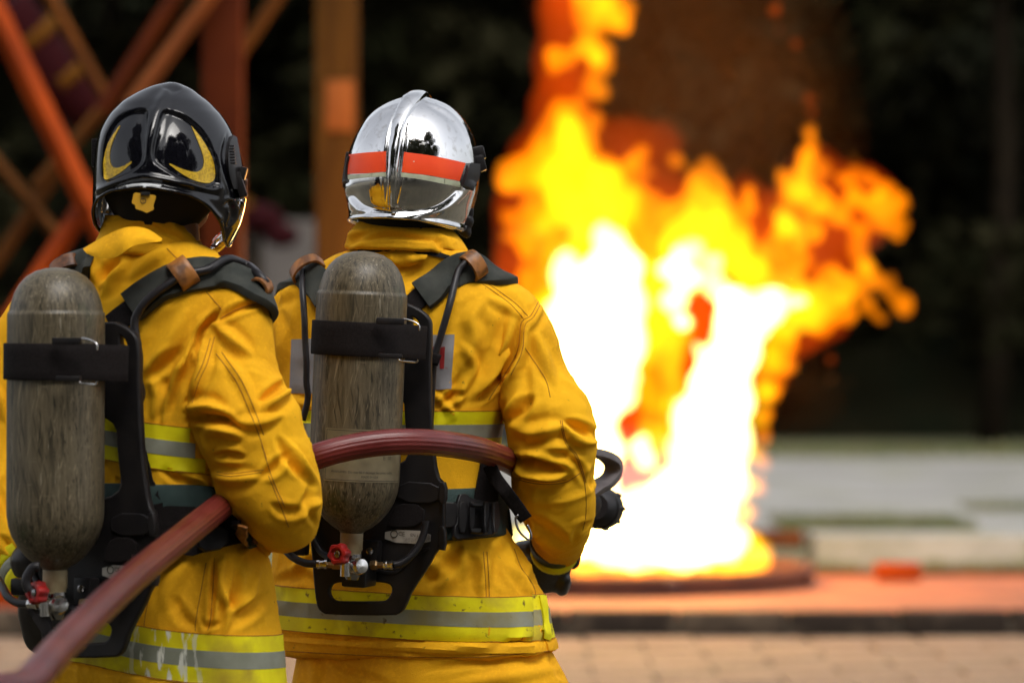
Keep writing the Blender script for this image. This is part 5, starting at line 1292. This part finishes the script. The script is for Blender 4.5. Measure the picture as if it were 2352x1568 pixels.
C = [P(x, y, 7.245) for x, y in Z(6, [(1640, 480), (1625, 510), (1645, 580), (1690, 630), (1722, 636), (1722, 600), (1700, 545)])]
V, Fc = tube(C, .0024, 8, 40); mkobj('wire_ring', V, Fc, M['steel_dark'], b2)

# left-hand set: straps on the other coat
pad(B1, Z(3, [(945, 480), (1040, 405), (1150, 335), (1260, 285), (1400, 250), (1530, 250), (1660, 275), (1770, 330), (1840, 400)]) + [(600, 700, 6.80), (603, 730, 6.9)], .061, M['pad'], 'shoulder_pad', b1)
pad(B1, Z(3, [(800, 610), (860, 560), (930, 510), (990, 470)]), .042, M['web'], 'webbing', b1, .004, .004)
pad(B1, Z(3, [(640, 270), (600, 200), (570, 150)]) + [(178, 600, 7.0), (165, 610, 7.1), (160, 650, 7.15)], .058, M['pad'], 'shoulder_pad', b1)
loop(B1, Z(3, [(1240, 165), (1310, 255), (1365, 350)]), .036, ll, b1, .028)
loop(B1, Z(3, [(1800, 300), (1835, 370), (1880, 430)]), .022, ll, b1, .022)
loop(B1, [(116, 612), (160, 622, 7.0), (190, 592)], .028, M['leather_dark'], b1, .024, lean=.2)
lay(B1, Z(3, [(1850, 380), (1790, 310), (1700, 245), (1590, 215), (1450, 235), (1330, 280), (1220, 345), (1110, 430), (1040, 510), (1005, 600), (1000, 720), (1010, 840), (1025, 960), (1025, 1100), (1005, 1250), (990, 1380), (970, 1500)]) + Z(4, [(870, 60), (855, 200), (850, 350), (855, 480), (880, 640)]), .0078, M['rubber'], 'shoulder_hose', b1, .024, 90)
pad(B1, Z(3, [(890, 882), (960, 885), (1040, 900)]), .030, M['web'], 'hose_keeper', b1, .036, .004)
pad(B1, Z(4, [(640, 470), (760, 470), (900, 475), (1040, 478), (1180, 480), (1320, 490), (1440, 505)]) + [(565, 1190, 6.8), (570, 1190, 6.95), (520, 1190, 7.1)], .105, M['teal'], 'hip_belt', b1, .006, .012, 50)
strip(B1, Z(4, [(690, 420), (860, 415), (1060, 400)]), Z(4, [(690, 552), (860, 552), (1060, 545)]), M['web'], 'belt_panel', b1, off=.020, thick=.010)
strip(B1, Z(4, [(690, 562), (900, 562), (1120, 558), (1340, 540), (1570, 500)]), Z(4, [(690, 830), (900, 830), (1130, 780), (1340, 720), (1570, 660)]), M['web'], 'belt_panel', b1, off=.018, thick=.010)
strip(B1, Z(4, [(980, 425), (1120, 425), (1260, 430), (1400, 440)]), Z(4, [(980, 560), (1120, 560), (1260, 560), (1400, 560)]), M['web'], 'belt_panel', b1, off=.019, thick=.008)
flatplate(B1, Z(4, [(1285, 590), (1460, 560), (1460, 690), (1285, 720)]), .030, .014, M['black'], 'belt_buckle', b1)
strip(B1, Z(4, [(1583, 500), (1638, 520)]), Z(4, [(1580, 668), (1635, 660)]), M['leather'], 'belt_tab', b1, off=.022, thick=.005, n=5, k=12)
strip(B1, Z(4, [(800, -20), (935, -20)]), Z(4, [(860, 430), (1050, 420)]), M['web'], 'webbing', b1, n=6, k=20, off=.012, thick=.004)
strip(B1, Z(3, [(830, 1080), (960, 1060)]), Z(3, [(900, 1560), (1030, 1560)]), M['web'], 'webbing', b1, n=6, k=20, off=.013, thick=.004)
C = [P(x, y, 6.60) for x, y in Z(4, [(255, 815), (215, 820), (175, 880), (170, 930), (190, 975)])]; V, Fc = tube(C, .0082, 12, 30); mkobj('pressure_hose', V, Fc, M['rubber'], b1)
pl = Z(4, [(170, 1085), (200, 1090), (255, 1130), (300, 1110), (310, 1160), (340, 1240), (350, 1275), (320, 1285), (270, 1240), (220, 1170)]); A = [P(x, y, 6.63) for x, y in pl]
V = np.array([tuple(p) for p in A] + [tuple(p + Vector((0.004, .012, 0))) for p in A]); n_ = len(A); mkobj('quick_release_lever', V, [tuple(range(n_)), tuple(range(2 * n_ - 1, n_ - 1, -1))] + [(i, i + n_, (i + 1) % n_ + n_, (i + 1) % n_) for i in range(n_)], M['black'], b1, None, False)

# ------------------------------------------------------------------ helmets
def shell(S, Yc, yaw, ratio, rim, n=260, m=170, p=2.1, top=None):
    S = np.array(S, float); C = cr(S, 600); o = np.argsort(C[:, 0]); C = C[o]; y0 = S[0, 0]
    ra = np.array(sorted(rim)); ra = np.vstack([ra[-1] - (360, 0), ra, ra[0] + (360, 0)]); V = []
    T = np.linspace(0, 360, n, endpoint=False); rm = np.interp(T, ra[:, 0], ra[:, 1])
    for _ in range(6): rm = (np.roll(rm, 1) + np.roll(rm, -1) + rm * 2) / 4
    for j in range(m):
        g = 1 - math.cos(j / (m - 1) * math.pi / 2)
        y = y0 + (rm - y0) * g; L = np.interp(y, C[:, 0], C[:, 1]); Rr = np.interp(y, C[:, 0], C[:, 2]); w = (Rr - L) / 2 * Yc / FOC
        a = w / math.sqrt(math.cos(yaw) ** 2 + (ratio * math.sin(yaw)) ** 2); t = np.radians(T); c, s = np.cos(t), np.sin(t)
        u = np.sign(c) * np.abs(c) ** (2 / p) * a; f = np.sign(s) * np.abs(s) ** (2 / p) * a * ratio
        V.append(np.stack([((L + Rr) / 2 - CX) * Yc / FOC + u * math.cos(yaw) + f * math.sin(yaw), Yc - u * math.sin(yaw) + f * math.cos(yaw), CAM_H - (y - CY) * Yc / FOC], 1))
    Vv, Fc = loft(V, False, False); 
    Fc = [f[::-1] for f in Fc]
    return Vv, Fc, V[-1]
def solid(o, th):
    mo = o.modifiers.new('wall', 'SOLIDIFY'); mo.thickness = th; mo.offset = -1

# chrome helmet
hp2 = P(948, 400, 7.42)
h2 = thing('fire_helmet', (hp2.x, hp2.y, hp2.z - .12), 'polished chrome fire helmet with orange band and centre crest', 'helmet', 'fire helmets')
SH2 = [(219, 952, 958), (221, 938, 972), (225, 922, 988), (232, 902, 1010), (243, 880, 1032), (258, 858, 1050), (280, 838, 1068), (305, 823, 1082), (335, 809, 1092), (365, 801, 1096), (400, 796, 1098), (430, 794, 1094), (460, 799, 1086), (490, 803, 1078), (515, 803, 1070), (540, 803, 1064)]
V, Fc, rim2 = shell(SH2, 7.42, R_(18), 1.2, [(270, 504), (240, 502), (215, 503), (190, 508), (170, 512), (140, 470), (115, 390), (90, 370), (65, 390), (40, 480), (15, 528), (0, 530), (-20, 526), (300, 508), (320, 517)])
ctr = Z(2, [(1120, 255), (1070, 300), (1015, 390), (975, 520), (955, 700), (940, 880), (935, 1040)])
V = strokes(V, Fc, [(ctr, 3, 15, 'f'), (Z(2, [(960, 400), (930, 540), (915, 700), (908, 880), (908, 1040)]), -3.5, 5, 'r'), (Z(2, [(1075, 360), (1040, 460), (1010, 640), (985, 860), (965, 1040)]), -3.5, 6, 'r'),
    (Z(2, [(1190, 300), (1340, 370), (1440, 470), (1500, 600), (1530, 720)]), 2.5, 6), (Z(2, [(1000, 310), (850, 370), (740, 480), (680, 600)]), 2.0, 6),
    (Z(2, [(610, 900), (640, 1000), (730, 1075), (850, 1105), (1000, 1105), (1180, 1095), (1330, 1045), (1430, 960), (1480, 900)]), 6, 9, 'f'), (Z(2, [(660, 960), (740, 1040), (860, 1080), (1000, 1085), (1180, 1070), (1300, 1020), (1400, 930)]), -4, 8, 'f'),
    (Z(2, [(620, 1150), (750, 1120), (900, 1125), (1100, 1135), (1300, 1165), (1440, 1200)]), 5, 6, 'f'), (Z(2, [(640, 1115), (760, 1095), (900, 1110)]), -2, 5)])
o = mkobj('shell', V, Fc, M['chrome'], h2); solid(o, .003); BH2 = bvh_of(V, Fc)
# crest cap at the very top
C, N = on(BH2, Z(2, [(937, 1030), (942, 880), (955, 700), (976, 520), (1012, 400), (1055, 320), (1095, 275)]) + [(963, 212, 7.43), (975, 214, 7.48), (985, 224, 7.54), (992, 240, 7.60)], .002)
ribbon(C, N, [.012, .017, .020, .024, .028, .032, .034, .034, .032, .028, .02], [.006, .008, .009, .010, .011, .012, .013, .013, .013, .010, .006], M['chrome'], 'crest', h2, 70, None, .45)
E = lambda a: Z(2, a)
strip(BH2, E([(640, 674), (760, 661), (898, 652)]), E([(628, 815), (760, 808), (898, 797)]), M['reflex_orange'], 'orange_band', h2, k=10)
strip(BH2, E([(1030, 658), (1200, 680), (1330, 705), (1462, 735)]), E([(1013, 800), (1200, 822), (1300, 840), (1418, 862)]), M['reflex_orange'], 'orange_band', h2, k=10)
strip(BH2, E([(628, 820), (710, 815), (793, 807)]), E([(632, 853), (710, 843), (793, 835)]), M['pale'], 'pale_band', h2)
strip(BH2, E([(797, 807), (850, 803), (898, 801)]), E([(797, 835), (850, 833), (898, 832)]), M['pale'], 'pale_band', h2)
strip(BH2, E([(1011, 804), (1150, 818), (1311, 846)]), E([(1008, 833), (1150, 852), (1311, 884)]), M['pale'], 'pale_band', h2)
strip(BH2, E([(1315, 847), (1370, 856), (1420, 866)]), E([(1315, 885), (1370, 895), (1430, 906)]), M['pale'], 'pale_band', h2)
strip(BH2, E([(1470, 738), (1450, 810), (1422, 888)]), E([(1538, 742), (1534, 830), (1492, 922)]), M['black'], 'visor_bracket', h2, off=.009, thick=.010, n=20)
strip(BH2, E([(646, 690), (630, 770), (622, 870)]), E([(640, 690), (618, 790), (606, 880)]), M['black'], 'visor_bracket', h2, off=.006, thick=.008)
for c, s in ((P(1101, 352, 7.43), (.022, .03, .026)), (P(1103, 375, 7.43), (.02, .035, .032))): bbox_obj('visor_latch', c, s, M['black'], h2, Matrix.Rotation(R_(-14), 3, 'Y'), None, .25)
bbox_obj('visor_latch', P(797, 383, 7.44), (.01, .04, .055), M['black'], h2, Matrix.Rotation(R_(8), 3, 'Y'), None, .25)
bbox_obj('visor_latch', P(794, 405, 7.44), (.008, .03, .045), M['black'], h2, Matrix.Rotation(R_(4), 3, 'Y'), None, .25)
mb = MB(); [mb.add(*blob(P(x, y, 7.44), (r, r, r * 1.2))) for x, y, r in ((1075, 508, .012), (1066, 525, .013), (1072, 534, .010), (1062, 512, .011))]; V, Fc = fuse(mb, .0035, 1); mkobj('chin_buckle', V, Fc, M['black'], h2)
V, Fc = tube([P(1081, 478, 7.44), P(1080, 495, 7.44), P(1074, 512, 7.44)], (.006), 10, 10); mkobj('chin_strap', V, Fc, M['black'], h2)
V, Fc = tube([P(1098, 405, 7.45), P(1094, 440, 7.46), P(1084, 478, 7.46)], .003, 8, 16); mkobj('visor_edge', V, Fc, M['leather'], h2)
V, Fc = tube(cr(rim2, 160, True).tolist() + [rim2[0].tolist()], .0028, 8); mkobj('rim', V, Fc, M['chrome'], h2)
R = sections([(430, 815, 1072), (470, 815, 1068), (505, 822, 1056), (540, 842, 1034), (585, 850, 1025)], 7.42, R_(18), 1.15, 2.1, 60, 8); V, Fc = loft(R, True, False); mkobj('neck_gap_shade', V, Fc, M['liner'], h2)  # black sleeve added to make the gap between rim and collar dark

# black helmet
hp1 = P(390, 380, 6.90)
h1 = thing('fire_helmet', (hp1.x, hp1.y, hp1.z - .14), 'glossy black fire helmet with two yellow crescents on its back', 'helmet', 'fire helmets')
SH1 = [(190, 388, 396), (192, 374, 410), (197, 354, 424), (205, 334, 440), (217, 311, 456), (234, 285, 478), (250, 269, 494), (267, 254, 509), (299, 236, 529), (331, 226, 543), (379, 221, 555), (428, 219, 561), (460, 218, 561), (490, 218, 555), (521, 224, 545), (563, 238, 524), (590, 245, 515)]
V, Fc, rim1 = shell(SH1, 6.90, R_(20), 1.16, [(270, 438), (285, 440), (300, 446), (315, 456), (330, 478), (345, 512), (0, 552), (15, 566), (30, 560), (45, 500), (65, 390), (90, 360), (115, 390), (135, 480), (155, 530), (175, 541), (190, 535), (205, 515), (218, 482), (232, 460), (250, 444)], 300, 190)
D = lambda a: Z(1, a)
V = recess(V, Fc, D([(905, 370), (1030, 348), (1046, 400), (1035, 560), (1020, 690), (975, 765), (860, 825), (748, 862), (722, 760), (740, 580), (810, 440)]), -8, 4)
V = recess(V, Fc, D([(1160, 358), (1260, 375), (1370, 435), (1480, 555), (1545, 740), (1562, 890), (1500, 915), (1350, 872), (1210, 800), (1105, 725), (1085, 640), (1115, 480)]), -8, 4)
V = strokes(V, Fc, [(D([(1210, 190), (1150, 300), (1100, 420), (1062, 600), (1050, 720)]), 4, 13, 'r'), (D([(700, 930), (860, 868), (1020, 832), (1150, 848), (1350, 890), (1560, 912)]), 4.5, 7, 'f'), (D([(715, 960), (860, 895), (1010, 868), (1150, 880), (1350, 925), (1540, 965)]), -3, 6, 'f'),
    (D([(700, 1010), (850, 935), (1010, 912), (1150, 925), (1300, 965), (1450, 1020), (1560, 1130)]), 4, 8, 'f'), (D([(1600, 1040), (1640, 1020), (1660, 1100), (1630, 1170)]), -5, 6), (D([(1610, 560), (1590, 700), (1640, 900)]), -3, 5), (D([(1170, 165), (1230, 158), (1290, 180)]), 4, 9)])
o = mkobj('shell', V, Fc, M['gloss'], h1); solid(o, .0035); BH1 = bvh_of(V, Fc)
strip(BH1, D([(855, 470), (775, 590), (742, 700), (740, 790), (752, 856), (850, 810), (938, 736)]), D([(857, 472), (810, 570), (784, 660), (786, 730), (812, 768), (870, 762), (938, 722)]), M['reflex_yellow'], 'crescent', h1, 50, 8, .0012, .002)
strip(BH1, D([(1362, 470), (1440, 570), (1510, 690), (1532, 780), (1528, 840), (1490, 878), (1400, 865), (1300, 815), (1207, 746)]), D([(1364, 474), (1400, 560), (1435, 650), (1452, 720), (1440, 775), (1395, 800), (1320, 785), (1260, 762), (1209, 738)]), M['reflex_yellow'], 'crescent', h1, 50, 8, .0012, .002)
strip(BH1, D([(722, 978), (860, 908), (1010, 882), (1150, 896), (1300, 935), (1485, 984)]), D([(722, 1005), (860, 945), (1010, 928), (1150, 948), (1300, 984), (1440, 1036)]), M['white_tape'], 'white_stripe', h1, 40, 6, .0012, .002)
V, Fc = tube(cr(rim1, 200, True).tolist() + [rim1[0].tolist()], .003, 8); mkobj('rim', V, Fc, M['gloss'], h1)
R = sections([(380, 238, 518), (430, 238, 514), (460, 246, 502), (490, 262, 476), (520, 280, 450)], 6.90, R_(20), 1.14, 2.1, 60, 10); V, Fc = loft(R, True, False); mkobj('liner', V, Fc, M['liner'], h1); BL = bvh_of(V, Fc)
pl = D([(955, 942), (1000, 950), (1050, 958), (1112, 962), (1104, 1000), (1090, 1040), (1100, 1066), (1062, 1080), (1042, 1092), (1010, 1072), (962, 1062), (966, 1032), (936, 1022), (946, 985)]); yb = 6.90 - .165
A = [P(x, y, yb) for x, y in chaikin(pl, 2)]; n_ = len(A); V = [tuple(p) for p in A] + [tuple(p + Vector((0.0, .007, 0))) for p in A]
mkobj('buckle_badge', V, [tuple(range(n_)), tuple(range(2 * n_ - 1, n_ - 1, -1))] + [(i, i + n_, (i + 1) % n_ + n_, (i + 1) % n_) for i in range(n_)], M['badge'], h1, None, False)
c = P(*D([(1020, 1003)])[0], yb - .001); V, Fc = tube([(c.x + math.cos(t) * .0045, c.y, c.z + math.sin(t) * .0045) for t in np.linspace(0, 2 * math.pi, 20)], .0006, 6); mkobj('badge_mark', V, Fc, M['ink'], h1)
V, Fc = tube([(c.x, c.y, c.z - .0025), (c.x, c.y, c.z + .0025)], .0005, 6); mkobj('badge_mark', V, Fc, M['ink'], h1)
c = P(*D([(1035, 952)])[0], yb - .002); bbox_obj('badge_slot', c, (.016, .006, .006), M['liner'], h1)
strip(BH1, D([(1640, 545), (1615, 640), (1620, 800), (1650, 920)]), D([(1668, 560), (1690, 680), (1705, 800), (1700, 920)]), M['black'], 'visor_bracket', h1, off=.006, thick=.008)
for i in range(7): bbox_obj('grip_rib', P(224 - 3, 326 + i * 8.0 - 4, 6.91), (.008, .03, .0035), M['black'], h1)
bbox_obj('visor_knob', P(219, 352, 6.92), (.009, .04, .05), M['black'], h1, None, None, .2)
for i in range(7): bbox_obj('grip_rib', P(532 + i * .6, 336 + i * 6.5, 6.80), (.009, .012, .0028), M['black'], h1)
bbox_obj('visor_latch', P(558, 398, 6.87), (.012, .03, .022), M['black'], h1, Matrix.Rotation(R_(15), 3, 'Y')); bbox_obj('visor_latch', P(552, 425, 6.86), (.014, .03, .045), M['black'], h1, Matrix.Rotation(R_(-18), 3, 'Y'))
V, Fc = tube([P(564, 412, 6.93), P(563, 455, 6.94), P(554, 500, 6.95), P(540, 540, 6.95), P(522, 566, 6.95)], .0035, 8, 30); mkobj('visor_edge', V, Fc, M['leather_dark'], h1)
top_ = [P(x, y, Y) for (x, y), Y in zip(D([(1500, 1330), (1530, 1270), (1570, 1225), (1600, 1215)]), (6.90, 6.93, 6.97, 7.0))]; bot_ = [P(x, y, Y) for (x, y), Y in zip(D([(1488, 1408), (1540, 1385), (1590, 1345), (1622, 1310)]), (6.90, 6.93, 6.97, 7.0))]
sheet([top_, [(a + b) / 2 + Vector((.004, -.003, 0)) for a, b in zip(top_, bot_)], bot_], M['amber'], 'amber_visor', h1, .003)

# ------------------------------------------------------------------ hose, nozzle, gloves
HP = [(-110, 1740, 5.0), (65, 1568, 5.25), (150, 1475, 5.5), (295, 1335, 5.95), (410, 1240, 6.38), (500, 1168, 6.72), (545, 1136, 6.86), (615, 1095, 6.93), (709, 1054, 6.91), (800, 1028, 6.915), (896, 1015, 6.93), (993, 1016, 6.97), (1085, 1029, 7.10), (1135, 1044, 7.24), (1175, 1062, 7.40), (1225, 1095, 7.50), (1275, 1130, 7.55), (1310, 1148, 7.58)]
back = [(-1.1, 3.6, .023), (-.95, 4.0, .023), (-.86, 4.35, .16)]
V, Fc = tube([Vector(b) for b in back] + [P(*h) for h in HP], .0226, 72, 180, ridge=(18, .05)); ho = mkobj('fire_hose', V, Fc, M['hose']); tag(ho, 'dusty red ribbed fire hose passing under the arms of both firefighters', 'hose')
n0, n1 = P(1310, 1148, 7.58), P(1388, 1168, 7.84); ax = (n1 - n0).normalized()
nz = thing('hose_nozzle', n0, 'black hose nozzle with grey bail handle, held beside the fire', 'nozzle')
def nzl(name, f0, prof, m): V, Fc = along(n0 + ax * f0, ax, prof, 36); mkobj(name, V, Fc, m, nz, None, True, 45)
nzl('coupling', 0, [(.0005, -.03), (.029, -.03), (.031, -.025), (.031, .02), (.027, .024), (.027, .05), (.0005, .05)], M['steel_dark'])
nzl('valve_body', .05, [(.0005, 0), (.03, 0), (.034, .012), (.036, .04), (.033, .07), (.026, .085), (.0005, .085)], M['black'])
q = [(.0005, 0), (.026, 0), (.038, .012), (.0425, .03), (.043, .05), (.041, .072), (.034, .085), (.022, .09), (.02, .075), (.0005, .07)]; nzl('bumper', .20, q, M['rubber'])
V, Fc = along(n0 + ax * .20, ax, [(.043, .02), (.0445, .022), (.0445, .03), (.043, .032)], 36); mkobj('bumper_ring', V, Fc, M['black'], nz)
for i in range(9):
    a = i * 2 * math.pi / 9; s1 = ax.cross(Vector((0, 0, 1))).normalized(); s2 = ax.cross(s1); d = s1 * math.cos(a) + s2 * math.sin(a); c = n0 + ax * .25 + d * .041
    V, Fc = tube([c - ax * .02, c, c + ax * .025], [.004, .006, .004], 8, 8, round_end=True); mkobj('bumper_lug', V, Fc, M['rubber'], nz)
cc = P(1372, 1082, 7.62); q = [P(x, y, Y) for x, y, Y in ((1345, 1036, 7.57), (1372, 1040, 7.60), (1396, 1050, 7.64), (1409, 1066, 7.66), (1407, 1088, 7.66), (1393, 1106, 7.64), (1372, 1118, 7.62), (1350, 1130, 7.60))]
M['bail'] = mat('grey_painted_metal', (0.10, 0.088, 0.092), 0.42, col2=(0.16, 0.145, 0.15), ns=40)
V = ribbon(q, [((p - cc).normalized() + Vector((0, .45, .25))) for p in q], .036, .014, M['bail'], 'bail_handle', nz, 40)
g0 = n0 + ax * .10; gr = g0 + Vector((-.02, -.01, -.115)); V, Fc = tube([g0 + Vector((0, 0, -.02)), g0.lerp(gr, .5), gr], [(.014, .019), (.015, .02), (.014, .018)], 14, 16, round_end=True); mkobj('pistol_grip', V, Fc, M['black'], nz)
w_ = P(1272, 1258, 7.56)
hand(w_, (-.16, .62, -.62), (.3, .6, .6), 'glove', person2, .95, 1.12)
V, Fc = tube([P(1276, 1236, 7.53), P(1273, 1262, 7.565)], [.052, .047], 26, 6); mkobj('glove_cuff', V, Fc, M['glove'], person2)
V, Fc = tube([P(1275, 1262, 7.555), P(1272, 1272, 7.57)], [.0485, .0465], 26, 4); mkobj('cuff_tape', V, Fc, M['lime'], person2)
hand(P(890, 1152, 8.0), (1, .2, .1), (-.1, -.9, .2), 'glove', person2, .9, 1.1)
hand(P(626, 1176, 7.16), (-.1, 1, .15), (-.6, .1, .8), 'glove', person1, .9, 1.1)
hand(P(88, 1352, 6.93), (.2, .3, -1), (.6, .6, 0), 'glove', person1, .7, 1.1)
